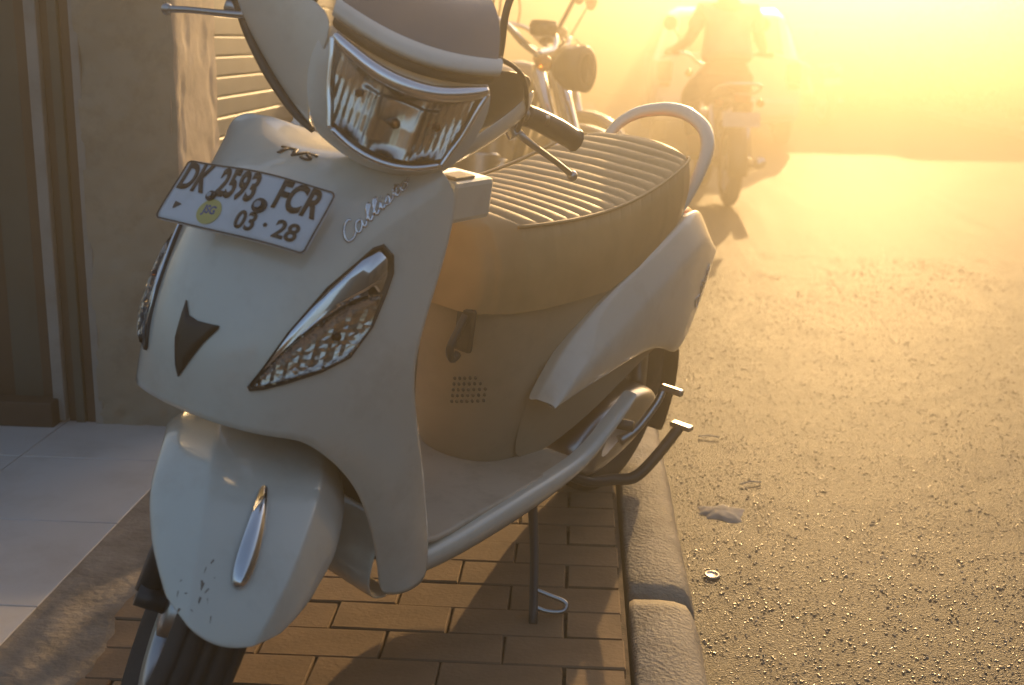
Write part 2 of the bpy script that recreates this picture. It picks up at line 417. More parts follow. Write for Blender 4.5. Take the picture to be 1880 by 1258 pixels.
# --- apron furniture: indicator lamps, emblem, lettering, number plate
def conform(o_bm, name, m, parent, fx, lift, d, thick):
    """bend a flat bmesh (x,y plane) onto the apron: fx maps local (x,y) to front-view (x,z)"""
    raise_bm(o_bm, thick)
    for q in o_bm.verts:
        x, z = fx(q.co.x, q.co.y); h = on_apron(x, z, lift+q.co.z, d)
        q.co = h if h is not None else Vector((x, .2, z))
    return bmobj(name, o_bm, m, parent)
IND = [(.158, .755), (.168, .742), (.1725, .720), (.173, .695), (.172, .654), (.164, .616), (.148, .599), (.125, .585), (.107, .576), (.093, .572), (.090, .577), (.099, .599), (.112, .646), (.129, .701), (.146, .738), (.151, .750)]
def fill_poly(pts, rings, prof):
    """domed patch over a polygon: rings of scale with heights"""
    cx_ = sum(p[0] for p in pts)/len(pts); cz = sum(p[1] for p in pts)/len(pts)
    bm = bmesh.new(); rr = []
    for s_, h in zip(rings, prof):
        rr.append([bm.verts.new((cx_+(x-cx_)*s_, cz+(z-cz)*s_, h)) for x, z in pts])
    n = len(pts)
    for a, b in zip(rr, rr[1:]):
        for k in range(n): bm.faces.new((a[k], a[(k+1) % n], b[(k+1) % n], b[k]))
    c_ = bm.verts.new((cx_, cz, prof[-1])); 
    for k in range(n): bm.faces.new((rr[-1][k], rr[-1][(k+1) % n], c_))
    return bm
def inset(pts, k, bias=(0, 0)):
    cx_ = sum(p[0] for p in pts)/len(pts)+bias[0]; cz = sum(p[1] for p in pts)/len(pts)+bias[1]
    return [(cx_+(x-cx_)*k, cz+(z-cz)*k) for x, z in pts]
def place_bm(bm, sgn, lift):
    for q in bm.verts:
        h = on_apron(q.co.x*sgn, q.co.y, lift+q.co.z)
        q.co = h if h is not None else Vector((q.co.x*sgn, .15, q.co.y))
for sgn in (1, -1):
    bm = fill_poly(IND, [1.035, 1.025, .99, .975, .8], [.0, .004, .0045, .001, .001]); place_bm(bm, sgn, .0005)
    hs = bmobj("indicator_lamp", bm, "brown", sc)
    # bright upper wing of the lamp and faceted lower lens
    up = [(.157, .751), (.166, .740), (.170, .720), (.1705, .700), (.160, .697), (.145, .678), (.128, .652), (.112, .622), (.103, .600), (.100, .597), (.113, .646), (.130, .700), (.147, .738)]
    lo = [(.170, .694), (.1705, .655), (.163, .618), (.147, .602), (.125, .589), (.107, .580), (.095, .576), (.100, .591), (.110, .613), (.127, .646), (.146, .675), (.159, .691)]
    bm = fill_poly(up, [1, .96, .6], [.002, .0055, .006]); place_bm(bm, sgn, .0005); bmobj("chrome_wing", bm, "chrome", hs)
    bm = bmesh.new(); rr_ = random.Random(5)
    cells = {}
    for i in range(29):
        for j in range(29):
            x, z = .090+i*.0031, .568+j*.0047
            rd = math.hypot((x-.148)*1.3, z-.640)
            cells[i, j] = bm.verts.new((x, z, .0005+min(.004, rd*.06)+rr_.uniform(-.0005, .0005)+.0006*(i % 3 == 0)))
    def inside(x, z, poly):
        c_ = False
        for (x1, z1), (x2, z2) in zip(poly, poly[1:]+poly[:1]):
            if (z1 > z) != (z2 > z) and x < (x2-x1)*(z-z1)/(z2-z1)+x1: c_ = not c_
        return c_
    for i in range(28):
        for j in range(28):
            q = [cells[i, j], cells[i+1, j], cells[i+1, j+1], cells[i, j+1]]
            if all(inside(w_.co.x, w_.co.y, inset(lo, 1.09)) for w_ in q): bm.faces.new(q)
    bmesh.ops.delete(bm, geom=[w_ for w_ in bm.verts if not w_.link_faces], context='VERTS')
    bmesh.ops.triangulate(bm, faces=bm.faces[:]); place_bm(bm, sgn, .002); bmobj("lamp_reflector", bm, "reflector", hs, smooth=False)
    bm = bmesh.new(); bmesh.ops.create_icosphere(bm, subdivisions=2, radius=.006)
    h = on_apron(sgn*.150, .643, .006); bmesh.ops.translate(bm, vec=h, verts=bm.verts); bmobj("bulb", bm, "amber", hs)
    bm = fill_poly(lo, [1, .97, .8, .5], [.004, .009, .0115, .013]); place_bm(bm, sgn, .001); bmobj("lamp_lens", bm, "lens", hs)
# arrow shaped emblem on the nose
EM = [(-.0305, .655), (-.018, .640), (.000, .6375), (.034, .640), (.034, .6355), (.018, .613), (-.001, .578), (-.010, .562), (-.0185, .575), (-.030, .608)]
bm = bmesh.new(); bm.faces.new([bm.verts.new((x, z, 0)) for x, z in EM]); 
bmesh.ops.triangulate(bm, faces=bm.faces[:]); bmesh.ops.subdivide_edges(bm, edges=bm.edges[:], cuts=2, use_grid_fill=True)
conform(bm, "nose_emblem", "brown", sc, lambda x, y: (x, y), .0006, (0, 1, 0), .002)
# maker lettering on top of the apron
bm = text_bm("TVS", .036, shear=.12, xs=1.1, bold=.0011)
bmesh.ops.triangulate(bm, faces=bm.faces[:])
def tvs_fx(x, y): return x, y
raise_bm(bm, .0018)
for q in bm.verts:
    d = Vector((0, .5, -.85)).normalized(); p0 = Vector((q.co.x*.98-.003, .153+q.co.y*.82, .845))-d*.3
    h, n, i_, dd = AB.ray_cast(p0, d); 
    if h: q.co = h-d*(q.co.z+.0004)
bmobj("maker_lettering", bm, "brown", sc)
# model name in script, up the left side of the apron
def script(txt_strokes, name, m, parent, A, B, up, place, rad):
    bm = bmesh.new()
    for st in txt_strokes:
        pts = []
        for s_, t in smooth_path([(a, b, 0) for a, b in st], 4) and [(q.x, q.y) for q in smooth_path([(a, b, 0) for a, b in st], 4)]:
            pts.append(place(s_, t))
        bm_tube(bm, pts, rad, 6)
    return bmobj(name, bm, m, parent)
STROKES = [  # C a l l i s t o  (cursive, slanted)
    [(.95, 1.42), (.85, 1.62), (.62, 1.58), (.36, 1.15), (.25, .55), (.36, .08), (.68, .0), (.95, .25)],
    [(1.48, .85), (1.22, .92), (1.02, .6), (1.0, .15), (1.18, .0), (1.42, .35), (1.5, .85), (1.46, .25), (1.56, .0), (1.75, .3)],
    [(1.75, .3), (2.15, 1.2), (2.2, 1.62), (2.02, 1.45), (1.9, .5), (1.98, .02), (2.2, .3)],
    [(2.2, .3), (2.6, 1.2), (2.65, 1.62), (2.47, 1.45), (2.35, .5), (2.43, .02), (2.65, .3)],
    [(2.65, .3), (2.86, .85), (2.78, .3), (2.86, .0), (3.06, .3)], [(2.94, 1.17), (2.98, 1.22)],
    [(3.06, .3), (3.32, .95), (3.38, .45), (3.28, .0), (3.06, .1)], [(3.28, .0), (3.5, .15), (3.62, .4)],
    [(3.62, .4), (3.88, 1.35), (3.76, .4), (3.84, .0), (4.05, .3)], [(3.62, .92), (4.08, 1.0)],
    [(4.38, .88), (4.16, .6), (4.18, .1), (4.4, .0), (4.58, .45), (4.45, .88), (4.38, .7), (4.7, .85)]]
def name_pt(s_, t):
    a = s_/4.7; x = .1285+(.1565-.1285)*a; z = .752+(.832-.752)*a
    k = .0135*(1-.30*a); x += -t*k*.62; z += t*k*.86
    h = on_apron(x, z, .0012); return h if h else Vector((x, .2, z))
script(STROKES, "model_lettering", "chrome", sc, None, None, None, name_pt, .0020)
# bent number plate
pc = Vector((.0165, .0455, .788)); pr = Vector((.9945, .10, .031)).normalized(); pu = Vector((.235, .575, .775)); pu = (pu-pr*pu.dot(pr)).normalized(); pn = pr.cross(pu)
PW, PH_ = .236, .094
def plate_pt(x, y, h=0):
    b = .007*math.cos(x/PW*2*math.pi*.62)-.003*math.sin(y/PH_*3)+.003*math.sin(x*30+y*20)
    return pc+pr*x+pu*y+pn*(b+h)
npl = [];
def rrect(w, h, r, n=5):
    o_ = []
    for cx_, cy_, a0 in ((w/2-r, h/2-r, 0), (-w/2+r, h/2-r, 90), (-w/2+r, -h/2+r, 180), (w/2-r, -h/2+r, 270)):
        for k in range(n+1): o_.append((cx_+r*math.cos(R(a0+90*k/n)), cy_+r*math.sin(R(a0+90*k/n))))
    return o_
v = []; nx_, ny_ = 25, 11
for i in range(nx_):
    for j in range(ny_):
        x = (i/(nx_-1)-.5)*PW; y = (j/(ny_-1)-.5)*PH_
        ex, ey = abs(x)-(PW/2-.007), abs(y)-(PH_/2-.007)
        if ex > 0 and ey > 0:
            l = math.hypot(ex, ey)
            if l > .007: x = math.copysign(PW/2-.007+ex/l*.007, x); y = math.copysign(PH_/2-.007+ey/l*.007, y)
        v.append(plate_pt(x, y))
npo = meshobj("number_plate", v, grid_faces(nx_, ny_, flip=True), "plate", sc, solid=.0016, off=1)
def on_plate(bm, name, m, h0, th, parent=npo):
    raise_bm(bm, th)
    for q in bm.verts: q.co = plate_pt(q.co.x, q.co.y, h0+q.co.z)
    return bmobj(name, bm, m, parent, smooth=False)
rim = bmesh.new(); o1 = rrect(PW-.0015, PH_-.0015, .007); o2 = rrect(PW-.0055, PH_-.0055, .0055)
def dens(p): 
    out = []
    for (a, b), (c_, d_) in zip(p, p[1:]+p[:1]):
        k = max(1, int(math.hypot(c_-a, d_-b)/.012))
        out += [(a+(c_-a)*t/k, b+(d_-b)*t/k) for t in range(k)]
    return out
def ring_bm(o1, o2):
    bm = bmesh.new(); a = [bm.verts.new((*p, 0)) for p in o1]; b = [bm.verts.new((*p, 0)) for p in o2]; n = len(a)
    for k in range(n): bm.faces.new((a[k], a[(k+1) % n], b[(k+1) % n], b[k]))
    return bm
d1 = []; d2 = []
for k in range(len(o1)):
    a, b = o1[k], o1[(k+1) % len(o1)]; c_, e_ = o2[k], o2[(k+1) % len(o2)]; n = max(1, int(math.hypot(b[0]-a[0], b[1]-a[1])/.012))
    for t in range(n): d1.append((a[0]+(b[0]-a[0])*t/n, a[1]+(b[1]-a[1])*t/n)); d2.append((c_[0]+(e_[0]-c_[0])*t/n, c_[1]+(e_[1]-c_[1])*t/n))
on_plate(ring_bm(d1, d2), "plate_border", "ink", .0022, .0006)
def plate_text(txt, x, y, size, xs, name="plate_lettering", m="ink", bold=.0006, parent=npo):
    bm = text_bm(txt, size, xs=xs, bold=bold, res=4)
    bmesh.ops.triangulate(bm, faces=bm.faces[:]); bmesh.ops.subdivide_edges(bm, edges=[e for e in bm.edges if e.calc_length() > .02], cuts=2)
    bmesh.ops.triangulate(bm, faces=bm.faces[:])
    for q in bm.verts: q.co.x += x; q.co.y += y
    return on_plate(bm, name, m, .0022, .0009, parent)
plate_text("DK", -.0905, .0205, .056, .56, bold=.0017)
plate_text("2593", -.0165, .0205, .056, .60, bold=.0017)
plate_text("FCR", .0755, .0205, .056, .60, bold=.0017)
plate_text("03 · 28", .052, -.0245, .035, .95, bold=.0007)
def disc(x, y, r, n=20): return [(x+r*math.cos(2*math.pi*k/n), y+r*math.sin(2*math.pi*k/n)) for k in range(n)]
def poly_bm(p):
    bm = bmesh.new(); bm.faces.new([bm.verts.new((*q, 0)) for q in p]); bmesh.ops.triangulate(bm, faces=bm.faces[:]); return bm
stk = on_plate(poly_bm(disc(-.040, -.0215, .0185)), "round_sticker", "sticker", .0022, .0005)
plate_text("JSG", -.040, -.0195, .0165, .82, "sticker_print", "blue", parent=stk)
on_plate(poly_bm([(-.099, -.017), (-.088, -.019), (-.097, -.028), (-.0985, -.024)]), "plate_mark", "ink", .0022, .0006)
for bx_, by_, br in ((-.050, .0005, .0075), (.0315, .000, .0105)):
    w_ = on_plate(poly_bm(disc(bx_, by_, br)), "washer", "brown", .0022, .0025)
    on_plate(poly_bm(disc(bx_, by_, br*.5, 6)), "bolt_head", "steel", .0050, .003, w_)
# --- inner side of the front shield, wheel liner and lower cover
v = []; f = []
for z, y, w in ((.850, .258, .120), (.82, .262, .165), (.74, .256, .178), (.62, .232, .178), (.5, .242, .178), (.38, .275, .178), (.30, .30, .178), (.262, .31, .178)):
    for t in (-1, -.7, -.35, 0, .35, .7, 1): v.append((t*w*((1.08 if z > .55 else .93) if t < 0 else 1), y+.05*(1-t*t)**.5 if abs(t) < 1 else y, z))
meshobj("inner_shield", v, grid_faces(8, 7, flip=True), "glowplastic", sc, sub=2, solid=.004)
v = []
for z, y in ((.53, .06), (.50, .13), (.44, .19), (.36, .235), (.29, .25), (.24, .25)):
    for t in (-1, -.5, 0, .5, 1): v.append((t*.158, y+.03*(1-t*t), z))
meshobj("wheel_liner", v, grid_faces(6, 5), "liner", sc, sub=1)
v = []
for z, y, w in ((.335, .222, .166), (.30, .205, .168), (.255, .188, .17), (.222, .190, .172), (.205, .215, .172), (.2, .26, .17)):
    for t in (-1, -.6, -.25, .25, .6, 1): v.append((t*w, y+.035*(1-t*t)+(.012 if abs(t) == 1 else 0), z))
meshobj("lower_cover", v, grid_faces(6, 6), "white", sc, sub=2, solid=.004)
gb = box("glove_box", (.135, .335, .80), (.075, .10, .06), "white", sc, bevel=.008)
box("lock_plate", (.15, .32, .832), (.03, .05, .006), "glowplastic", gb)
box("steering_column", (0, .30, .66), (.10, .07, .40), "glowplastic", sc, bevel=.02)
# --- floorboard with bolts and side skirts
v = []
FY = (.285, .33, .42, .52, .62, .72, .80)
for i, y in enumerate(FY):
    for t in (-1, -.93, -.6, 0, .6, .93, 1): v.append((t*(.186 if i > 1 else .19), y, .258+(.02 if i == 0 else 0)+(.006 if abs(t) == 1 else 0)-.0015*(1-abs(t))))
meshobj("floorboard", v, grid_faces(7, 7, flip=True), "floor", sc, sub=1, solid=.012)
for bx_, by_ in ((.162, .355), (.133, .598), (-.162, .355), (-.133, .598)):
    lathe("floor_bolt", [(.002, .0), (.002, .0075), (.0045, .009), (.0045, .013), (0, .0135)], "brown", sc, 16, 'Z', (bx_, by_, .2585))
for k in range(6):
    box("tread_rib", (0, .40+k*.035, .2595), (.2, .006, .003), "floor", sc, bevel=.001)
for sgn in (1, -1):
    P_ = [(.19, .262, .262, .215), (.198, .30, .262, .211), (.203, .393, .262, .207), (.204, .517, .268, .207), (.203, .64, .271, .210), (.200, .777, .274, .225), (.199, .834, .290, .245), (.199, .89, .318, .278), (.196, .96, .345, .318), (.19, .985, .352, .340)]
    v = []
    for x, y, zt, zb in P_:
        h = zt-zb
        for dx, t in ((-.030, 1.0), (-.014, 1.03), (-.002, .9), (.0, .6), (-.008, .3), (-.022, .06), (-.03, 0)): v.append((sgn*(x+dx), y, zb+h*t))
    meshobj("side_skirt", v, grid_faces(len(P_), 7, flip=sgn < 0), "white", sc, sub=2)
# --- body under the seat
v = []
BS = [(.50, .595, .005, .03), (.505, .59, .06, .08), (.53, .58, .105, .11), (.60, .565, .125, .13), (.72, .56, .13, .145), (.9, .58, .13, .16), (1.1, .64, .12, .155), (1.25, .66, .1, .13)]
for y, zt, wt, wb in BS:
    zb = .26 if y < .75 else .26+(y-.75)*.45
    for t in (-1, -.97, -.9, -.75, 0, .75, .9, .97, 1):
        k = 1-abs(t); 
        pass
body_rows = []
for y0, zt, wt, y1, zb, wb in ((.515, .60, .135, .0, 0, 0),): pass
# ring cross sections by height: front is rounded, sides flare towards the back
v = []
HS = [(.255, .615, .098), (.30, .595, .105), (.36, .575, .115), (.44, .55, .122), (.52, .528, .127), (.575, .515, .130), (.60, .52, .128)]
for z, yf, w in HS:
    for k in range(15):
        a = math.pi*(k/14); x = -w*math.cos(a)*(1 if True else 1); s_ = math.sin(a)
        y = yf+.16*(1-s_**.55)
        v.append((x, y, z))
up = meshobj("under_seat_panel", v, grid_faces(len(HS), 15), "glowplastic", sc, sub=2)
# flanks behind it
for sgn in (1, -1):
    v = []
    for y, zt, zb, xt, xb in ((.68, .60, .258, .128, .098), (.78, .585, .262, .138, .115), (.92, .62, .33, .140, .145), (1.08, .66, .40, .13, .15), (1.22, .69, .42, .115, .145)):
        for t in (0, .3, .6, .85, 1): v.append((sgn*(xb+(xt-xb)*t+.006*math.sin(math.pi*t)), y, zb+(zt-zb)*t))
    meshobj("flank_panel", v, grid_faces(5, 5, flip=sgn > 0), "glowplastic", sc, sub=2)
# bag hook and louvre on the front of the under-seat panel
tube("bag_hook", [(.075, .508, .57), (.075, .49, .545), (.075, .475, .52), (.075, .485, .50), (.075, .50, .505)], .007, "dark", sc, 8, sm=4)
box("hook_plate", (.075, .512, .545), (.035, .012, .075), "dark", sc, bevel=.005)
for i in range(7):
    for j in range(5):
        if i+j < 9: lathe("louvre_hole", [(0, 0), (0, .0032), (.001, .0036)], "dark", sc, 6, 'Y', (.045+i*.0095, .547+.0006*i*i*.4, .40+j*.0105+.003*i))
# --- seat: ribbed top, deep sides
SY = [(.515, .700, .02, .06), (.522, .718, .055, .085), (.54, .730, .085, .108), (.58, .736, .112, .128), (.65, .738, .130, .143), (.75, .739, .138, .150), (.85, .745, .142, .153), (.95, .758, .143, .152), (1.05, .778, .141, .148), (1.13, .798, .135, .14), (1.18, .806, .122, .128), (1.215, .804, .095, .105), (1.23, .785, .06, .075)]
def seat_at(y):
    for a, b in zip(SY, SY[1:]):
        if y <= b[0]:
            t = (y-a[0])/(b[0]-a[0]); t = max(0, t); return [p+(q-p)*t for p, q in zip(a[1:], b[1:])]
    return list(SY[-1][1:])
v = []; ny = 260; nt = 33
for i in range(ny):
    y = .515+(1.23-.515)*i/(ny-1); zt, wt, ws = seat_at(y)
    zb = .575+.11*max(0, (y-.85)/.38)**1.2
    for k in range(nt):
        t = k/(nt-1)*2-1; a = abs(t); sg = 1 if t > 0 else -1
        if a < .62:
            q = a/.62; x = wt*q; z = zt-.012*q*q-.006*q**6; yy = y
            e = min(1, max(0, (1-q)*9))*min(1, max(0, (y-.53)/.03))*min(1, max(0, (1.20-y)/.03))
            ph = (y-2.4*x*x*sg*.0-1.9*x*x+.10*x)/.0385
            w_ = abs(math.sin(math.pi*ph)); z -= .0075*(1-w_**.42)*e
            if q > .93: z -= .003
        else:
            q = (a-.62)/.38; x = wt+(ws-wt)*min(1, q*2.2)+.006*math.sin(math.pi*q); z = zt-.021-(zt-.021-zb)*q**1.05
        v.append((sg*x if a > 0 else 0, y-(.012*max(0, (a-.62)/.38) if y < .53 else 0), z))
f = grid_faces(ny, nt, flip=True); f += [list(range(nt)), [ (ny-1)*nt+k for k in range(nt)][::-1]]
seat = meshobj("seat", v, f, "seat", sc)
for sgn in (1, -1):
    pts = []
    for y in [.575+.05*k for k in range(13)]+[1.195]:
        zt, wt, ws = seat_at(y); pts.append((sgn*(wt+.001), y, zt-.0175))
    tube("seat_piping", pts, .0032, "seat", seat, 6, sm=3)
# --- white tail panels with a bevel along the top, lettering, tail lamp, grab rail
ST = [(.655, .412, .404), (.68, .440, .402), (.72, .487, .404), (.78, .524, .410), (.85, .560, .415), (.95, .598, .424), (1.02, .624, .427), (1.08, .645, .421), (1.15, .668, .395), (1.20, .680, .378), (1.25, .682, .410), (1.30, .662, .480), (1.335, .615, .560)]
panels = {}
for sgn in (1, -1):
    v = []
    for i, (y, zt, zb) in enumerate(ST):
        h = zt-zb; e = min(1, h/.16); tail = max(0, (y-1.12)/.215)
        xo = .187-.010*max(0, (y-1.1)/.2)**2-.018*tail
        bw = min(.055, h*.42)
        xt = .148-.030*tail
        for x, z in ((xt-.02, zt-.012), (xt, zt), (xt+.004, zt-.002), (xo-.004, zt-bw+.003), (xo, zt-bw-.003), (xo+.006*e, zb+h*.42), (xo+.002*e, zb+h*.15), (xo-.006, zb+.002), (xo-.02, zb+.004)):
            v.append((sgn*x, y, z))
    f = grid_faces(len(ST), 9, flip=sgn > 0)
    panels[sgn] = meshobj("tail_panel", v, f, "white", sc, sub=2)
PB = bvh_of(panels[1])
for sgn in (1, -1):
    def side_pt(s_, t, sgn=sgn):
        a = s_/4.7; y = 1.225+a*.06; z = .475+a*.085
        k = .021*(1-.1*a); y += -t*k*.55; z += t*k*.5+.0
        h, n, i_, d_ = PB.ray_cast(Vector((.5, y, z)), Vector((-1, 0, 0)))
        return Vector((sgn*(h.x+.001 if h else .17), y, z))
    script(STROKES, "side_lettering", "chrome", sc, None, None, None, side_pt, .0014)
v = []
for y, zt, zb, w in ((1.12, .70, .58, .118), (1.22, .70, .48, .125), (1.30, .675, .47, .125), (1.345, .63, .53, .11), (1.36, .59, .56, .08)):
    for t in (-1, -.8, 0, .8, 1): v.append((t*w, y+.03*(1-t*t), zt-.01*t*t))
    for t in (1, .8, 0, -.8, -1): v.append((t*w, y+.03*(1-t*t), zb))
meshobj("tail_lamp", v, grid_faces(5, 10, True), "red", sc, sub=1)
pts = [(.112, 1.185, .672), (.116, 1.215, .70), (.117, 1.26, .755), (.109, 1.295, .802), (.080, 1.325, .834), (.035, 1.345, .851), (0, 1.35, .855)]
pts = pts+[(-x, y, z) for x, y, z in pts[-2::-1]]
gr = tube("grab_rail", pts, [.011, .012, .013, .0145, .017, .0185, .019, .0185, .017, .0145, .013, .012, .011], "white", sc, 14, sm=7, flat=.75)
for sgn in (1, -1): box("rail_foot", (sgn*.113, 1.185, .675), (.024, .035, .022), "steel", gr, bevel=.006)
# --- wheels
def wheel(nm, fn=None, center=(0, 0, 0), rad=.215, w=.048):
    k = rad/.215
    tp = [(-.028, .128*k), (-.036, .135*k), (-.047, .165*k), (-.0475, .185*k), (-.041, .200*k), (-.034, .2075*k), (-.0325, .2040*k), (-.0295, .2040*k), (-.028, .2105*k), (-.012, .2145*k), (-.0105, .2105*k), (-.0065, .2105*k), (-.005, .215*k)]
    tp = tp+[(-a, r) for a, r in tp[::-1]]
    root = lathe(nm, [(-.03, .132*k), (-.034, .128*k), (-.026, .12*k), (-.016, .112*k), (.016, .112*k), (.026, .12*k), (.034, .128*k), (.03, .132*k)], "steel", sc, 48, 'X', center, fn)
    lathe("tyre", tp, "tyre", root, 72, 'X', center, fn)
    lathe("hub", [(-.045, 0), (-.045, .03), (-.04, .045), (.04, .045), (.045, .03), (.045, 0)], "steel", root, 24, 'X', center, fn)
    for s_ in range(5):
        a = 2*math.pi*s_/5
        bm = bmesh.new(); p0 = Vector(center)+Vector((0, .035*math.cos(a), .035*math.sin(a))); p1 = Vector(center)+Vector((0, .118*k*math.cos(a), .118*k*math.sin(a)))
        bm_tube(bm, [p0, p1], [.018, .011], 8)
        if fn:
            for q in bm.verts: q.co = fn(q.co)
        bmobj("spoke", bm, "steel", root)
    return root
wheel("rear_wheel", None, (0, 1.25, .215))
# steered assembly
DEL = R(46); AXD = Vector((0, math.sin(R(26)), math.cos(R(26)))); AX0 = Vector((0, .03, .215)); RS = Matrix.Rotation(DEL, 3, AXD)
def stf(p): return AX0+RS@(Vector(p)-AX0)
wheel("front_wheel", stf, (0, 0, .215))
# front fender: arc about the axle, faceted cross section
FA = [(-38, 1.0), (-28, 1.0), (-15, 1.0), (0, 1.0), (12, .985), (24, .96), (34, .95), (42, .92), (49, .88), (54, .83), (57.5, .77), (58.6, .74)]
FX = [(0, .2505), (.030, .2495), (.0545, .2465), (.0575, .2445), (.078, .220), (.094, .196), (.100, .180)]
v = []
for ad, w in FA:
    a = R(ad); row = []
    for x, r in FX:
        fr = 1-min(1, max(0, (ad-25)/38))
        r2 = .2505+.05*min(1, max(0, (6-ad)/36))+(r-.2505)*(.35+.65*fr)+.004*max(0, (ad-45)/16)
        av = a-(x/.1)**2*R(9)*max(0, (ad-30)/30)
        # the top grows wider and lower into shoulders under the nose of the apron
        xx = x*(1.34-.34*min(1, max(0, (ad-8)/46)))*w
        row.append((xx, -r2*math.sin(av), .215+r2*math.cos(av)))
    v += [stf((-x, y, z)) for x, y, z in row[:0:-1]]+[stf(p) for p in row]
fender = meshobj("front_fender", v, grid_faces(len(FA), 13, flip=True), "white", sc, sub=2, solid=.004)
FB = bvh_of(fender)
rr_ = random.Random(21)
bm = bmesh.new()
def fen_pt(x, ad):
    a = R(ad); c_ = stf((0, 0, .215)); o_ = stf((x, -.42*math.sin(a), .215+.42*math.cos(a))); t_ = stf((x*.9, 0, .215)); d_ = (t_-o_).normalized()
    h, n, i_, dd = FB.ray_cast(o_, d_); return h-d_*.0003 if h else None
for k in range(17):      # chips and scratches low on the right side of the fender
    x0 = -.047+rr_.gauss(0, .016); a0 = 47+rr_.gauss(0, 6.0); l_ = rr_.uniform(.4, 2.6); w_ = rr_.uniform(.0005, .0016); sl = rr_.uniform(-.004, .004)
    q = [fen_pt(x0-w_, a0), fen_pt(x0+w_, a0+.1), fen_pt(x0+sl+w_*.5, a0+l_), fen_pt(x0+sl-w_*.5, a0+l_*.8)]
    if all(p is not None for p in q): bm.faces.new([bm.verts.new(p) for p in q])
o = bmobj("paint_chips", bm, "mortar", fender, smooth=False); o["kind"] = "stuff"

bm = bmesh.new(); rr = []
OR = [(8.5, .0015), (12, .004), (18, .0065), (25, .0090), (31, .0105), (36, .0105), (39.5, .0085), (41.5, .005), (42.3, .001)]
for ad, w in OR:
    a = R(ad); ring = []
    for x, h in ((-w-.003, .0), (-w-.001, .0035), (-w*.55, .0065), (0, .0085), (w*.55, .0065), (w+.001, .0035), (w+.003, .0)):
        r = .2545+h*min(1, w/.005); ring.append(bm.verts.new(stf((x, -r*math.sin(a), .215+r*math.cos(a)))))
    rr.append(ring)
for a, b in zip(rr, rr[1:]):
    for k in range(6): bm.faces.new((a[k], a[k+1], b[k+1], b[k]))
bmobj("fender_ornament", bm, "chrome", fender, sub=1)
# fork legs and stem
for sgn in (1, -1):
    bm = bmesh.new(); bm_tube(bm, [stf((sgn*.072, .01, .215)), stf((sgn*.072, .115, .43))], [.018, .022], 12); bmobj("fork_leg", bm, "dark", sc)
    bm = bmesh.new(); bm_tube(bm, [stf((sgn*.045, 0, .215)), stf((sgn*.085, 0, .215))], .016, 12); bmobj("axle_nut", bm, "dark", sc)
# headlamp unit: slightly rolled and offset with the handlebar
RR = Matrix.Rotation(R(-5.5), 3, 'Y'); HC = Vector((-.033, .15, .95))
def hd(p): 
    q = Vector(p)-Vector((0, .15, .95)); return stf(HC+RR@q)
def hloft(name, rows, m, parent=None, closed=False, sub=2, solid=0, flip=False):
    v = [hd(p) for r in rows for p in r]
    return meshobj(name, v, grid_faces(len(rows), len(rows[0]), closed, flip), m, parent or sc, sub=sub, solid=solid)
def hy(x): return .128+3.1*x*x
LZ = [(.994, .102), (.975, .0965), (.95, .088), (.925, .079), (.906, .073)]
def lens_pt(z, w, t, d=0):
    x = w*t; zb = z-.016*(1-t*t)*(1 if z < .93 else .0)+(.012*(t*t) if z > .97 else 0)-(.012 if z > .97 else 0)*(1-t*t)
    return (x, hy(x)+d-.25*(z-.95)*-1*.9, zb)
TS = [-1, -.9, -.6, -.3, 0, .3, .6, .9, 1]
cowl = hloft("headlight_cowl", [
    [(t*.10, hy(t*.10)+.03, 1.005+.012*t*t) for t in TS],
    [(t*.118, hy(t*.118)+.002, .99+.01*t*t) for t in TS],
    [(t*.121, hy(t*.121)-.002, .955) for t in TS],
    [(t*.108, hy(t*.108)-.008, .915-.004*(1-t*t)) for t in TS],
    [(t*.090, hy(t*.09)-.010, .890-.014*(1-t*t)) for t in TS],
    [(t*.074, hy(t*.074)+.012, .872-.016*(1-t*t)) for t in TS],
    [(t*.060, hy(t*.06)+.07, .868-.012*(1-t*t)) for t in TS]], "white", flip=True)
# hollow behind the lens: reflector bowls with vertical flutes
hl = hloft("headlight_housing", [[Vector(lens_pt(z, w*1.02, t, -.016)) for t in TS] for z, w in LZ], "dark", flip=True)
v = []; nf_, nz_ = 61, 16
rr_ = random.Random(3)
for j in range(nz_):
    q = j/(nz_-1); z = .988-.074*q; w = .091-.020*q
    for i in range(nf_):
        t = i/(nf_-1)*2-1; x = w*t
        fl = .0020*abs(math.sin(x*math.pi/.0085))*(1 if abs(t) > .33 else .15)
        bowl = -.007*(abs(math.cos(t*math.pi*1.5)))*math.sin(q*math.pi)**.5
        v.append(hd(Vector(lens_pt(z, w, t, -.022))*1+Vector((0, -bowl*1.0-.003-fl, 0))))
meshobj("reflector", v, grid_faces(nz_, nf_, flip=True), "reflector", hl)
for t, z in ((-.62, .958), (.62, .95), (0, .94)):
    bm = bmesh.new(); bmesh.ops.create_icosphere(bm, subdivisions=2, radius=.005 if t else .007); p = lens_pt(z, .085, t, -.026)
    bmesh.ops.translate(bm, vec=hd(p), verts=bm.verts); bmobj("bulb", bm, "amber", hl)
hloft("headlight_lens", [[Vector(lens_pt(z, w, t, -.034)) for t in TS] for z, w in LZ], "lens", hl, flip=True)
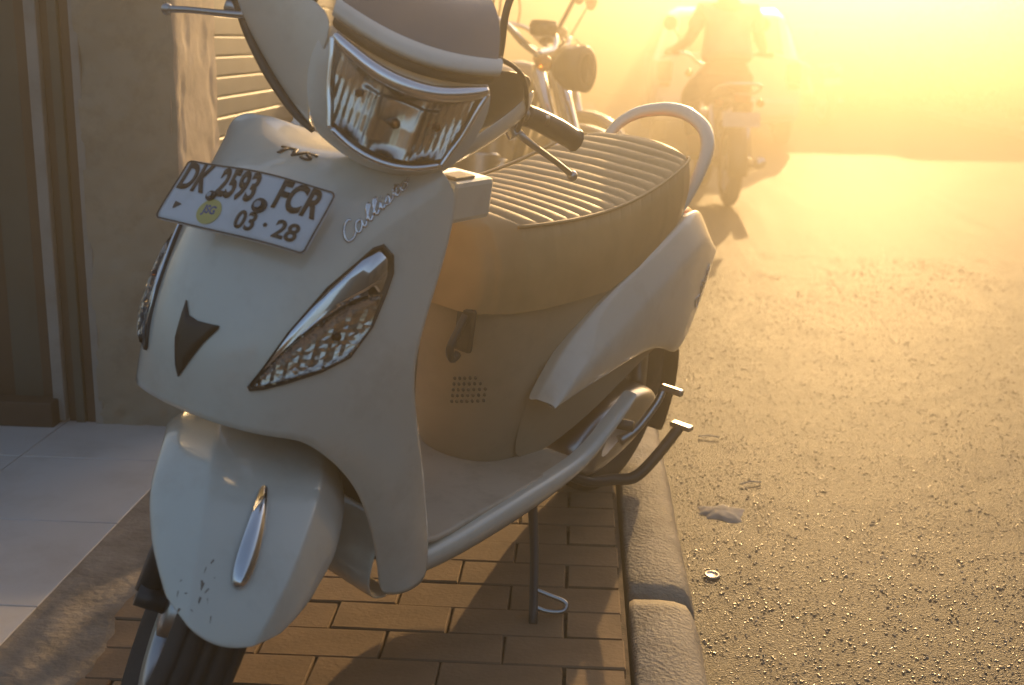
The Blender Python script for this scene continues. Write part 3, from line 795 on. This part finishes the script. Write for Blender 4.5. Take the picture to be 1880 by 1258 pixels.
# chrome surround: heavy brow, thin sides and lower lip
def hpath(name, pts, rad, m, par, sm=6, flat=1, seg=10):
    pts = smooth_path(pts, sm); n0 = len(pts)
    bm = bmesh.new()
    if isinstance(rad, (list, tuple)):
        n = len(rad); rr = []
        for i in range(n0):
            t = i/(n0-1)*(n-1); k = min(int(t), n-2); rr.append(rad[k]+(rad[k+1]-rad[k])*(t-k))
    else: rr = rad
    bm_tube(bm, pts, rr, seg, flat=flat)
    for q in bm.verts: q.co = hd(q.co)
    return bmobj(name, bm, m, par)
brow = [Vector(lens_pt(.998, .101, t, -.030)) for t in (-1, -.8, -.4, 0, .4, .8, 1)]
hpath("chrome_brow", brow, [.005, .0085, .011, .012, .011, .010, .006], "chrome", cowl)
for sgn in (1, -1):
    hpath("chrome_side", [Vector(lens_pt(z, w*1.01, sgn, -.031)) for z, w in LZ], .0042, "chrome", cowl)
hpath("chrome_lip", [Vector(lens_pt(.906, .0705, t, -.031)) for t in (-1, -.6, -.2, .2, .6, 1)], .0042, "chrome", cowl)
# dark slot, pale brow band and smoked visor above the lamp
hloft("visor_slot", [[(t*.108, hy(t*.1)+dy, z+.014*t*t) for t in TS] for z, dy in ((1.0, .006), (1.010, .0), (1.020, .012))], "dark", cowl, flip=True)
hloft("brow_band", [[(t*.112, hy(t*.1)+dy-.006, z+.014*t*t) for t in TS] for z, dy in ((1.013, .010), (1.018, -.004), (1.030, .004), (1.036, .022))], "white", cowl, flip=True, sub=2)
hloft("smoked_visor", [[(t*w, hy(t*.09)+dy, z+.012*t*t) for t in TS] for z, dy, w in ((1.030, .010, .106), (1.05, .030, .104), (1.075, .062, .098), (1.092, .10, .085), (1.095, .14, .07))], "bikegrey", cowl, flip=True)
# wings of the handlebar cover, both sides, blade shaped
hloft("cover_wing", [[(-.102, .165, 1.03), (-.16, .215, 1.035), (-.215, .27, 1.03), (-.25, .31, 1.02)],
                     [(-.108, .160, .97), (-.155, .21, .975), (-.205, .265, .985), (-.243, .305, .99)],
                     [(-.104, .170, .905), (-.135, .215, .915), (-.18, .262, .935), (-.215, .300, .955)],
                     [(-.092, .190, .872), (-.118, .225, .880), (-.160, .27, .905), (-.200, .31, .937)],
                     [(-.085, .215, .870), (-.112, .25, .880), (-.155, .29, .905), (-.195, .33, .94)]], "white", cowl, solid=.004)
hpath("wing_trim", [(-.086, .20, .868), (-.116, .233, .876), (-.160, .277, .901), (-.202, .316, .935), (-.243, .33, .985)], [.004, .007, .008, .007, .004], "dark", cowl)
hloft("cover_wing", [[(.110, .165, .940), (.148, .215, .962), (.182, .265, .994), (.196, .30, 1.010)],
                     [(.110, .160, .915), (.148, .205, .935), (.188, .262, .962), (.203, .30, .978)],
                     [(.098, .170, .888), (.132, .215, .905), (.176, .267, .938), (.198, .31, .955)],
                     [(.085, .20, .872), (.115, .24, .885), (.160, .29, .92), (.19, .33, .945)]], "white", cowl, solid=.004, flip=True)
hloft("switch_housing", [[(.10, .19, 1.03), (.15, .24, 1.03), (.19, .29, 1.02)], [(.108, .178, .97), (.15, .228, .985), (.185, .28, .995)], [(.10, .19, .92), (.14, .24, .94), (.18, .29, .96)]], "dark", cowl, solid=.004, flip=True)
# handlebar, grips and brake levers
hpath("handlebar", [(-.24, .345, .955), (-.15, .325, .955), (0, .31, .95), (.15, .325, .955), (.24, .345, .955)], .011, "steel", sc)
for sgn in (1, -1):
    hd0 = hd; zr = .03 if sgn < 0 else 0
    hd = lambda p, zr=zr: hd0((p[0], p[1], p[2]+zr*min(1, max(0, (-p[0]-.12)/.08))))
    hpath("grip", [(sgn*.205, .335, .955), (sgn*.225, .345, .953), (sgn*.265, .362, .945), (sgn*.292, .374, .938), (sgn*.302, .378, .936)], [.0165, .0165, .0175, .0165, .0185], "dark", sc)
    lv = hpath("brake_lever", [(sgn*.190, .325, .935), (sgn*.215, .318, .925), (sgn*.25, .328, .913), (sgn*.285, .345, .900), (sgn*.31, .358, .889)], [.008, .0055, .0045, .0045, .005], "steel", sc)
    bm = bmesh.new(); bmesh.ops.create_icosphere(bm, subdivisions=2, radius=.0085); bmesh.ops.translate(bm, vec=hd((sgn*.314, .360, .887)), verts=bm.verts); bmobj("lever_ball", bm, "steel", lv)
    hpath("lever_clamp", [(sgn*.178, .325, .950), (sgn*.192, .322, .932), (sgn*.2, .318, .925)], .012, "steel", lv)
    st = hpath("mirror_stalk", [(sgn*.135, .29, 1.0), (sgn*.128, .30, 1.04), (sgn*.118, .315, 1.10), (sgn*.135, .34, 1.17)], .0055, "dark", sc)
    v = []
    mh = hloft("mirror_head", [[(sgn*(.165+.055*math.cos(a)*s_), .345-.02*(1-s_*s_)+.01*k, 1.195+.036*math.sin(a)*s_) for a in [2*math.pi*i/16 for i in range(16)]] for k, s_ in ((0, .15), (0, .8), (.5, 1), (1.5, .98))], "dark", sc, closed=True, sub=1)
    hpath("brake_cable", [(sgn*.198, .315, .93), (sgn*.185, .27, .985), (sgn*.15, .235, 1.03), (sgn*.09, .25, 1.03), (sgn*.04, .29, .98), (0, .31, .9)], .0035, "dark", sc)
    hd = hd0
# --- running gear at the rear left: engine cover, stands, kick starter
v = []
for x, k in ((.06, 1.0), (.105, 1.0), (.135, .93), (.145, .75), (.147, .3)):
    for a in range(24):
        t = 2*math.pi*a/24; c_, s_ = math.cos(t), math.sin(t)
        L_ = .26 if c_ > 0 else .13
        v.append((x, 1.0+L_*c_*k*.95+.0, .235+.075*s_*k+.02*c_))
eng = meshobj("engine_cover", v, grid_faces(5, 24, True), "steel", sc, sub=1)
tube("side_stand", [(.135, .72, .20), (.19, .66, .125), (.255, .572, .046)], [.010, .0085, .008], "dark", sc, 10, sm=4)
box("stand_foot", (.258, .5665, .0405), (.05, .035, .006), "dark", sc, bevel=.002)
tube("stand_tang", [(.222, .615, .085), (.250, .625, .080), (.276, .634, .075), (.284, .630, .068), (.280, .620, .062), (.258, .606, .060), (.236, .598, .064)], .0042, "steel", sc, 8, sm=4)
tube("center_stand", [(.11, .86, .20), (.14, .93, .162), (.17, .985, .160), (.205, 1.008, .170), (.225, 1.04, .205), (.245, 1.095, .268)], [.011, .011, .0115, .012, .0115, .011], "dark", sc, 10, sm=5)
box("stand_pedal", (.248, 1.10, .272), (.045, .022, .010), "steel", sc, bevel=.003)
tube("kick_lever", [(.15, 1.03, .225), (.17, 1.06, .25), (.185, 1.10, .30), (.187, 1.115, .325)], [.012, .009, .008, .008], "steel", sc, 10, sm=4)
box("kick_pedal", (.205, 1.118, .332), (.05, .016, .014), "steel", sc, bevel=.004)
tube("passenger_peg", [(.17, .93, .30), (.215, .935, .305)], .011, "dark", sc, 10)
tube("exhaust_pipe", [(-.08, .8, .2), (-.13, 1.0, .22), (-.15, 1.2, .27), (-.155, 1.4, .31)], [.018, .03, .048, .04], "dark", sc, 12, sm=4)
v = []
for ad in range(-40, 121, 16):
    a = R(ad)
    for x, r in ((-.07, .225), (-.062, .25), (0, .258), (.062, .25), (.07, .225)): v.append((x, 1.25+r*math.sin(a), .215+r*math.cos(a)))
meshobj("rear_mudguard", v, grid_faces(11, 5), "dark", sc, solid=.003, sub=1)
for sgn in (1, -1): tube("shock_absorber", [(sgn*.085, 1.22, .25), (sgn*.09, 1.16, .5)], .02, "steel", sc, 10)

# ------------------------------------------------------------------ crumpled bag hung behind the apron
v = []; n = 22
for i in range(n):
    for j in range(n):
        a = 2*math.pi*j/(n-1); t = i/(n-1); r = .5+.5*math.sin(math.pi*(.1+.8*t))
        p = Vector((-.105+.055*r*math.cos(a), .315+.030*r*math.sin(a), .875-.16*t))
        q = Vector((noise.noise(p*38), noise.noise(p*38+Vector((5, 0, 0))), noise.noise(p*30+Vector((0, 9, 0)))))
        v.append(p+q*.014)
bag = meshobj("plastic_bag", v, grid_faces(n, n), "plastic", smooth=False); bag.location = sc.location; bag.rotation_euler = sc.rotation_euler
tag(bag, "crumpled white plastic bag hanging behind the front apron of the scooter", "bag")

# ------------------------------------------------------------------ motorbikes behind
def motorbike(label, loc, rot, paint, style=0, lean=7, group=None, plate="plate"):
    """local: y forward, x right, z up"""
    root = empty("motorbike", loc, (0, R(-lean), R(rot))); tag(root, label, "motorbike", group)
    def wh(y, r):
        w_ = lathe("wheel", [(-.03, r*.70), (-.036, r*.68), (-.03, r*.64), (.03, r*.64), (.036, r*.68), (.03, r*.70)], "steel", root, 36, 'X', (0, y, r))
        lathe("tyre", [(-.03, r*.66), (-.046, r*.78), (-.044, r*.9), (-.028, r*.98), (0, r), (.028, r*.98), (.044, r*.9), (.046, r*.78), (.03, r*.66)], "tyre", w_, 40, 'X', (0, y, r))
        lathe("hub", [(-.05, 0), (-.05, .05), (.05, .05), (.05, 0)], "steel", w_, 16, 'X', (0, y, r))
        bm = bmesh.new()
        for k in range(14):
            a = 2*math.pi*k/14; bm_tube(bm, [(.03*(-1)**k, y+.05*math.cos(a), r+.05*math.sin(a)), (0, y+r*.66*math.cos(a+.2), r+r*.66*math.sin(a+.2))], .003, 5)
        bmobj("spokes", bm, "chrome", w_)
    wh(.62, .29); wh(-.62, .29)
    for s_ in (1, -1):
        tube("fork_leg", [(s_*.08, .62, .29), (s_*.085, .40, .86)], [.022, .026], "chrome", root, 10)
        tube("shock_absorber", [(s_*.12, -.6, .33), (s_*.12, -.42, .68)], .026, "chrome", root, 10)
        tube("handlebar", [(0, .34, .93), (s_*.12, .34, .96), (s_*.2, .30, 1.02), (s_*.30, .22, 1.035)], .012, "chrome", root, 8, sm=4)
        tube("grip", [(s_*.29, .23, 1.035), (s_*.40, .13, 1.03)], .018, "dark", root, 8)
        tube("brake_lever", [(s_*.27, .29, 1.02), (s_*.33, .27, 1.015), (s_*.42, .18, 1.0)], .006, "steel", root, 6, sm=3)
        st = tube("mirror_stalk", [(s_*.24, .27, 1.03), (s_*.27, .30, 1.12), (s_*.33, .31, 1.22)], .006, "dark", root, 6, sm=3)
        lathe("mirror_head", [(0, 0), (0, .04), (.012, .055), (.022, .05), (.03, .0)], "dark", st, 18, 'Y', (s_*.35, .30, 1.25))
        bm = bmesh.new(); bmesh.ops.create_icosphere(bm, subdivisions=2, radius=.032); bmesh.ops.translate(bm, vec=(s_*.17, .47, .88), verts=bm.verts); bmobj("turn_lamp", bm, "amber", root)
        bm = bmesh.new(); bmesh.ops.create_icosphere(bm, subdivisions=2, radius=.03); bmesh.ops.translate(bm, vec=(s_*.14, -.82, .72), verts=bm.verts); bmobj("turn_lamp", bm, "amber", root)
    lathe("headlight", [(.50, 0), (.50, .07), (.495, .085), (.42, .08), (.37, .04), (.36, 0)], "dark", root, 28, 'Y', (0, .06, .88))
    lathe("headlight_glass", [(.565, 0), (.562, .04), (.558, .072)], "glass", root, 28, 'Y', (0, 0, .88))
    lathe("speedometer", [(0, 0), (0, .05), (.03, .055), (.05, .05), (.052, 0)], "dark", root, 20, 'Z', (0, .36, 1.0))
    v = []
    for y, zt, zb, w in ((.30, .80, .66, .06), (.22, .87, .62, .12), (.05, .88, .60, .14), (-.10, .82, .62, .10), (-.16, .77, .66, .06)):
        for k in range(14):
            a = 2*math.pi*k/14; v.append((w*math.cos(a), y, (zt+zb)/2+(zt-zb)/2*math.sin(a)))
    meshobj("fuel_tank", v, grid_faces(5, 14, True), paint, root, sub=1)
    v = []
    for y, zt, zb, w in ((-.10, .76, .70, .08), (-.2, .79, .70, .12), (-.45, .80, .71, .135), (-.68, .83, .74, .13), (-.8, .84, .78, .08)):
        for k in range(14):
            a = 2*math.pi*k/14; v.append((w*math.copysign(abs(math.cos(a))**.6, math.cos(a)), y, (zt+zb)/2+(zt-zb)/2*math.copysign(abs(math.sin(a))**.6, math.sin(a))))
    meshobj("seat", v, grid_faces(5, 14, True), "dark", root, sub=1)
    for s_ in (1, -1):
        meshobj("side_cover", [(s_*.10, -.1, .68), (s_*.13, -.45, .70), (s_*.10, -.85, .76), (s_*.10, -.1, .45), (s_*.13, -.42, .48), (s_*.09, -.85, .68)], [[0, 1, 4, 3], [1, 2, 5, 4]], paint, root, solid=.006, sub=1)
    tube("grab_bar", [(.14, -.50, .76), (.15, -.7, .80), (.12, -.90, .84), (0, -.95, .85), (-.12, -.90, .84), (-.15, -.7, .80), (-.14, -.50, .76)], .011, "chrome", root, 8, sm=4)
    for a0, a1, yc in ((-50, 60, .62), (-100, 40, -.62)):
        v = []
        for k in range(12):
            a = R(a0+(a1-a0)*k/11)
            for x, r in ((-.07, .29), (-.06, .315), (0, .325), (.06, .315), (.07, .29)): v.append((x, yc+r*math.sin(a), .29+r*math.cos(a)))
        meshobj("mudguard", v, grid_faces(12, 5), paint if yc > 0 else "dark", root, solid=.004)
    lathe("cylinder", [(k*.012, .07 if k % 2 else .085) for k in range(12)], "steel", root, 16, 'Z', (0, .12, .42))
    box("engine", (0, -.02, .34), (.26, .34, .20), "steel", root, bevel=.05)
    tube("frame_tube", [(0, .36, .86), (0, .28, .5), (0, .18, .26), (0, -.3, .26), (0, -.45, .6)], .02, "dark", root, 8, sm=4)
    tube("exhaust_pipe", [(.06, .18, .4), (.11, .22, .25), (.13, -.1, .2), (.15, -.4, .24), (.15, -.9, .33)], [.02, .02, .024, .045, .04], "chrome", root, 10, sm=4)
    box("tail_lamp", (0, -.90, .755), (.11, .05, .06), "red", root, bevel=.012)
    p_ = box("number_plate", (0, -.93, .615), (.25, .004, .10), plate, root, rot=Euler((R(-15), 0, 0)).to_matrix(), bevel=0)
    tube("side_stand", [(-.1, .05, .28), (-.22, .08, .035)], .012, "dark", root, 8)
    for s_ in (1, -1): tube("foot_peg", [(s_*.1, -.05, .28), (s_*.26, -.05, .28)], .014, "dark", root, 8)
    return root
GP = "motorbikes parked in a row on the pavement"
motorbike("black motorbike with a chrome handlebar, parked nearest behind the white scooter", (-.52, 4.75, .012), -118, "bikeblack", group=GP)
motorbike("grey motorbike parked second behind the white scooter, half hidden by the black one", (-.55, 5.85, .012), -122, "bikegrey", group=GP)
motorbike("dark blue motorbike parked farthest along the pavement row", (-.50, 7.0, .012), -126, "bikeblue", group=GP)
motorbike("black motorbike standing at the far roadside left of the red car", (3.35, 18.5, RZ), 14, "bikeblack", lean=5)

# ------------------------------------------------------------------ rider in pink on a moving motorbike
def skin_mesh(name, pts, edges, m, parent, sub=2, root_i=0):
    me = bpy.data.meshes.new(name); me.from_pydata([p[:3] for p in pts], edges, []); o = link(name, me, parent, m)
    md = o.modifiers.new("skin", 'SKIN'); md.use_smooth_shade = True
    for i, p in enumerate(pts):
        sv = me.skin_vertices[0].data[i]; r = p[3]; sv.radius = r if isinstance(r, tuple) else (r, r); sv.use_root = (i == root_i)
    s_ = o.modifiers.new("ss", 'SUBSURF'); s_.levels = s_.render_levels = sub
    return o
def rider(label, loc, rot, top, legs):
    root = empty("person", loc, (0, 0, R(rot))); tag(root, label, "person")
    P = [(0, -.22, .86, (.15, .12)), (0, -.20, 1.00, (.125, .10)), (0, -.17, 1.18, (.14, .10)), (0, -.15, 1.33, (.10, .085)), (0, -.13, 1.41, .05), (0, -.10, 1.50, (.07, .085)), (0, -.09, 1.60, (.075, .09)), (0, -.10, 1.66, .06)]
    E_ = [(i, i+1) for i in range(7)]
    for s_ in (1, -1):
        b = len(P)
        P += [(s_*.17, -.15, 1.33, .055), (s_*.26, -.08, 1.12, .043), (s_*.33, .13, 1.06, .033), (s_*.35, .20, 1.05, .026)]
        E_ += [(3, b), (b, b+1), (b+1, b+2), (b+2, b+3)]
        h = b+3; hp = P[h][:3]
        for k, (dx, ln) in enumerate(((-.03, .06), (-.01, .07), (.01, .07), (.03, .055))):   # fingers over the grip
            c_ = len(P); P += [(hp[0]+s_*dx, hp[1]+.04, hp[2]+.005, .010), (hp[0]+s_*dx, hp[1]+.04+ln*.5, hp[2]-.025, .009)]
            E_ += [(h, c_), (c_, c_+1)]
        c_ = len(P); P += [(hp[0]-s_*.045, hp[1]+.02, hp[2]-.02, .011)]; E_ += [(h, c_)]
        b = len(P)
        P += [(s_*.13, -.12, .84, .088), (s_*.20, .20, .72, .065), (s_*.17, .02, .36, .048), (s_*.17, -.02, .30, .042), (s_*.18, .14, .285, .035)]
        E_ += [(0, b), (b, b+1), (b+1, b+2), (b+2, b+3), (b+3, b+4)]
    body = skin_mesh("body", P, E_, "skin", root)
    sh = [(0, -.24, .955, (.225, .18)), (0, -.21, 1.05, (.195, .15)), (0, -.17, 1.18, (.175, .13)), (0, -.15, 1.335, (.118, .10))]; se = [(0, 1), (1, 2), (2, 3)]
    for s_ in (1, -1):
        b = len(sh); sh += [(s_*.175, -.15, 1.335, .07), (s_*.235, -.105, 1.19, .062)]; se += [(3, b), (b, b+1)]
    skin_mesh("shirt", sh, se, top, root)
    tr = [(0, -.22, .85, (.165, .12))]; te = []
    for s_ in (1, -1):
        b = len(tr); tr += [(s_*.13, -.12, .84, .10), (s_*.20, .20, .72, .078), (s_*.17, .03, .40, .060)]; te += [(0, b), (b, b+1), (b+1, b+2)]
    skin_mesh("trousers", tr, te, legs, root)
    hm = lathe("helmet", [(1.47, .105), (1.50, .125), (1.56, .135), (1.62, .130), (1.68, .10), (1.715, .05), (1.72, 0)], "helmet", root, 28, 'Z', (0, -.095, 0))
    # face: brow, nose, mouth just visible below the helmet edge
    bm = bmesh.new(); bmesh.ops.create_icosphere(bm, subdivisions=2, radius=.016); bmesh.ops.translate(bm, vec=(0, .0, 1.545), verts=bm.verts); bmobj("nose", bm, "skin", body)
    return root
mb = motorbike("dark motorbike ridden away up the road by the person in pink", (1.03, 9.2, RZ), 3, "bikegrey", lean=0)
rider("person in a loose pink shirt and dark trousers riding away on a motorbike", (1.03, 9.2, RZ), 3, "pink", "denim")

# ------------------------------------------------------------------ white car farther up the road
def make_car(loc, rot, paint, label, plate):
    car = empty("car", loc, (0, 0, R(rot))); tag(car, label, "car")
    CS = [(0, .30, .78, .98, .74, .60), (.06, .26, .80, 1.02, .80, .62), (.30, .24, .82, 1.42, .82, .60), (.7, .22, .83, 1.50, .83, .62), (1.8, .22, .83, 1.50, .83, .62), (2.5, .22, .82, 1.05, .82, .70), (3.4, .24, .80, .92, .78, .70), (3.65, .30, .70, .75, .66, .6)]
    v = []
    for y, zb, wb, zt, wm, wt in CS:
        zm = min(zt-.03, .92)
        for x, z in ((-wb+.05, zb), (-wb, zb+.12), (-wm-.01, .62), (-wm, zm), (-wt-.02, zt-.05), (-wt+.08, zt), (wt-.08, zt), (wt+.02, zt-.05), (wm, zm), (wm+.01, .62), (wb, zb+.12), (wb-.05, zb)): v.append((x, y, z))
    f = grid_faces(len(CS), 12, True); f += [list(range(12)), [(len(CS)-1)*12+k for k in range(12)][::-1]]
    meshobj("car_body", v, f, paint, car, sub=0, bevel=.03)
    wf = meshobj("rear_window", [(-.58, .045, 1.0), (.58, .045, 1.0), (.54, .27, 1.38), (-.54, .27, 1.38)], [[0, 1, 2, 3]], "glass", car, smooth=False, solid=.01, off=1)
    for s_ in (1, -1):
        meshobj("side_window", [(s_*.835, .45, .98), (s_*.835, 2.2, .98), (s_*.655, 1.8, 1.42), (s_*.655, .6, 1.42)], [[0, 1, 2, 3]], "glass", car, smooth=False, solid=.01, off=0)
        box("tail_lamp", (s_*.70, .0, .80), (.16, .06, .22), "red", car, bevel=.02)
        box("reverse_lamp", (s_*.70, -.005, .66), (.12, .05, .05), "amber", car, bevel=.01)
        for yy in (.65, 2.95):
            w_ = lathe("wheel", [(s_*.70, .0), (s_*.76, .05), (s_*.77, .19), (s_*.74, .2)], "steel", car, 24, 'X', (0, yy, .29))
            lathe("tyre", [(s_*.62, .2), (s_*.62, .28), (s_*.66, .292), (s_*.76, .29), (s_*.79, .26), (s_*.78, .19)], "tyre", w_, 28, 'X', (0, yy, .29))
    box("bumper", (0, -.02, .42), (1.5, .14, .2), paint, car, bevel=.04)
    box("number_plate", (0, -.035, .70), (.43, .01, .135), plate, car, bevel=0)
    box("door_handle", (0, -.02, .88), (.16, .03, .03), "dark", car, bevel=.008)

make_car((1.62, 13.7, RZ), 0, "carw", "white car seen from behind in the road beyond the rider", "dark")
make_car((4.35, 22.0, RZ), 0, "bikered", "red car with a white number plate standing at the far roadside", "plate")

# ------------------------------------------------------------------ far side of the street
fk = box("far_pavement", (8.05, 26, RZ+.05), (5.0, 50, .14), "kerb", bevel=.02); tag(fk, kind="structure")
leafm = bpy.data.meshes
def bush(name, label, cat, loc, rx, ry, rz, n, trunk_h=0, seed=1, group=None, ls=.05):
    rr = random.Random(seed); root = empty(name, loc); tag(root, label, cat, group)
    bm = bmesh.new(); lobes = [(Vector((rr.uniform(-.6, .6)*rx, rr.uniform(-.6, .6)*ry, trunk_h+rz*rr.uniform(.45, 1.35))), rr.uniform(.35, .6)) for _ in range(11)]
    for k in range(n):
        c_, s_ = rr.choice(lobes); d = Vector((rr.gauss(0, 1), rr.gauss(0, 1), rr.gauss(0, 1))).normalized()*rr.uniform(.55, 1.05)
        p = c_+Vector((d.x*rx*s_, d.y*ry*s_, d.z*rz*s_))
        if p.z < .05: continue
        a = Vector((rr.gauss(0, 1), rr.gauss(0, 1), rr.gauss(0, 1))).normalized(); b = a.orthogonal().normalized(); l_ = ls*rr.uniform(.6, 1.4)
        bm.faces.new([bm.verts.new(q) for q in (p-a*l_, p+b*l_*.45, p+a*l_, p-b*l_*.45)])
    bmobj("crown", bm, "leaf", root, smooth=False)
    bm = bmesh.new(); bm_tube(bm, [(0, 0, -.05), (.03, .02, trunk_h*.6+.1), (0, 0, trunk_h+rz*.9)], [.09, .07, .03], 8)
    for k in range(5):
        a = k*1.3; bm_tube(bm, [(0, 0, trunk_h+rz*.2), (rx*.5*math.cos(a), ry*.5*math.sin(a), trunk_h+rz*(.8+.1*k))], [.04, .012], 6)
    bmobj("trunk", bm, "trunk", root); return root
hz = [(6.2, 16.4, .7, 1.0, .8), (6.3, 18.4, .8, 1.1, .9), (6.2, 20.6, .8, 1.2, .95), (6.4, 23.2, .9, 1.3, 1.1), (6.5, 14.2, .7, 1.0, .8), (6.4, 25.2, .8, .9, 1.0)]
for i, (x, y, rx, ry, rz) in enumerate(hz):
    bush("bush", ["low dark bush nearest on the far side of the road", "rounded dark bush second along the far roadside", "broad dark bush in the middle of the far roadside planting", "tall dark bush past the middle of the far roadside planting", "large dark bush near the far end of the roadside planting", "last dark bush at the far end of the roadside planting"][i], "bush", (x, y, RZ+.12), rx, ry, rz, 5200, 0, 20+i, "bushes along the far side of the road")
fb = empty("building", (9.6, 15, RZ)); tag(fb, "low rendered building behind the bushes across the road", "building")
box("wall", (1.0, 0, 1.7), (2.0, 26, 3.4), "wallfar", fb, bevel=.02)
for k in range(7):
    w_ = box("window", (-.02, -10+3.3*k, 1.7), (.06, 1.5, 1.3), "doorb", fb, bevel=.01); box("pane", (-.04, -10+3.3*k, 1.7), (.06, 1.3, 1.1), "glass", w_, bevel=0)
rf = box("roof", (.9, 0, 3.5), (3.0, 26.6, .16), "roof", fb, bevel=.02)
eb = empty("building", (5, 26.6, RZ)); tag(eb, "single storey building added across the street end to shadow the far haze", "building")  # added block, set near and high enough to shade the distant air
box("wall", (0, 2, 1.85), (26, 4, 3.7), "wallfar", eb, bevel=.02)
for px_, pw_, ph_ in ((-9.5, 4, .35), (-4.6, 2.2, .55), (-1.2, 3.1, .28), (2.4, 1.6, .5), (5.2, 3.0, .38), (9.0, 3.6, .52)): box("shadow_parapet", (px_, 1.0, 3.88+ph_/2), (pw_, .5, ph_), "wallfar", eb, bevel=.02)  # uneven blocks added to break up the shadow edge on the road
for k in range(9):
    for j in range(1):
        w_ = box("window", (-10.5+2.6*k, -.02, 1.6+2.4*j), (1.4, .06, 1.4), "doorb", eb, bevel=.01); box("pane", (-10.5+2.6*k, -.04, 1.6+2.4*j), (1.2, .06, 1.2), "glass", w_, bevel=0)
box("roof", (0, 2, 3.79), (27, 5, .16), "roof", eb, bevel=.02)
# buildings across the road and behind the viewer, seen only in reflections
for nm, loc, sz, lb in (("building", (9.5, -1, RZ), (5, 16, 3.6), "long rendered building across the road beside the viewer"), ("building", (-7.5, -13, RZ), (11, 5, 3.4), "rendered building behind the viewer on the shop side"), ("building", (9, -17, RZ), (9, 5, 3.4), "rendered building behind the viewer across the road"),):
    b_ = empty(nm, loc); tag(b_, lb, "building"); box("wall", (0, 0, sz[2]/2), sz, "wallfar", b_, bevel=.02)
    for k in range(5): 
        if sz[1] > sz[0]: w_ = box("window", (-sz[0]/2-.02, -6+3*k, 2), (.06, 1.4, 1.6), "glass", b_)
        else: w_ = box("window", (-3.4+1.7*k, sz[1]/2+.02, 2), (1.2, .06, 1.6), "glass", b_)

# ------------------------------------------------------------------ litter on the road
cp = lathe("bottle_cap", [(.0, .0), (.0, .0155), (.002, .017), (.0045, .0155), (.005, .0125), (.0035, .0115), (.0035, 0)], "cap", None, 42, 'Z'); cp.location = (.312, 2.41, RZ+.004); cp.rotation_euler = (.06, .04, 0)
tag(cp, "small pale bottle cap lying on the asphalt beside the kerb joint", "bottle cap")
rr_ = random.Random(11)
for i, (x, y, lb) in enumerate(((.40, 3.35, "thin pale twig on the road beside the raised stand pedal"), (.47, 2.98, "curled pale twig lying on the road above the scuff mark"))):
    a = rr_.random()*.8-.4; l_ = .024+.012*rr_.random()
    o = tube("twig", [(-l_*math.cos(a), -l_*math.sin(a), .006), (0, .006, .008), (l_*math.cos(a), l_*math.sin(a), .006)], .0018, "litter", None, 6, sm=3); o.location = (x, y, RZ); tag(o, lb, "twig", "twigs on the road")
v = []
for i in range(9):
    for j in range(40):
        a = 2*math.pi*j/40; q = i/8; r = .048*(1+.55*noise.noise(Vector((math.cos(a)*1.6, math.sin(a)*1.6, 3)))+.3*noise.noise(Vector((math.cos(a)*6, math.sin(a)*6, 8))))*q
        v.append((r*1.2*math.cos(a), r*math.sin(a), .0065-.009*q**3+.0015*noise.noise(Vector((r*60*math.cos(a), r*60*math.sin(a), 0)))))
o = meshobj("cement_splash", v, grid_faces(9, 40, True), "chalk"); o.location = (.375, 2.79, RZ); tag(o, "pale cement splash stuck to the road next to the kerb", "stain")

# ------------------------------------------------------------------ haze added to give the low sun a flare-like glow
bm = bmesh.new(); bm_box(bm, (1, 22, 1.62), (100, 110, 5.6)); hzm = bpy.data.materials.new("haze"); hzm.use_nodes = True
nt = hzm.node_tree; nt.nodes.remove(nt.nodes["Principled BSDF"]); pvn = nt.nodes.new("ShaderNodeVolumePrincipled")
pvn.inputs["Density"].default_value = .062; pvn.inputs["Color"].default_value = (.97, .88, .72, 1); pvn.inputs["Anisotropy"].default_value = .8
nt.links.new(pvn.outputs[0], nt.nodes["Material Output"].inputs["Volume"])
o = bmobj("haze", bm, hzm, smooth=False); o["kind"] = "stuff"
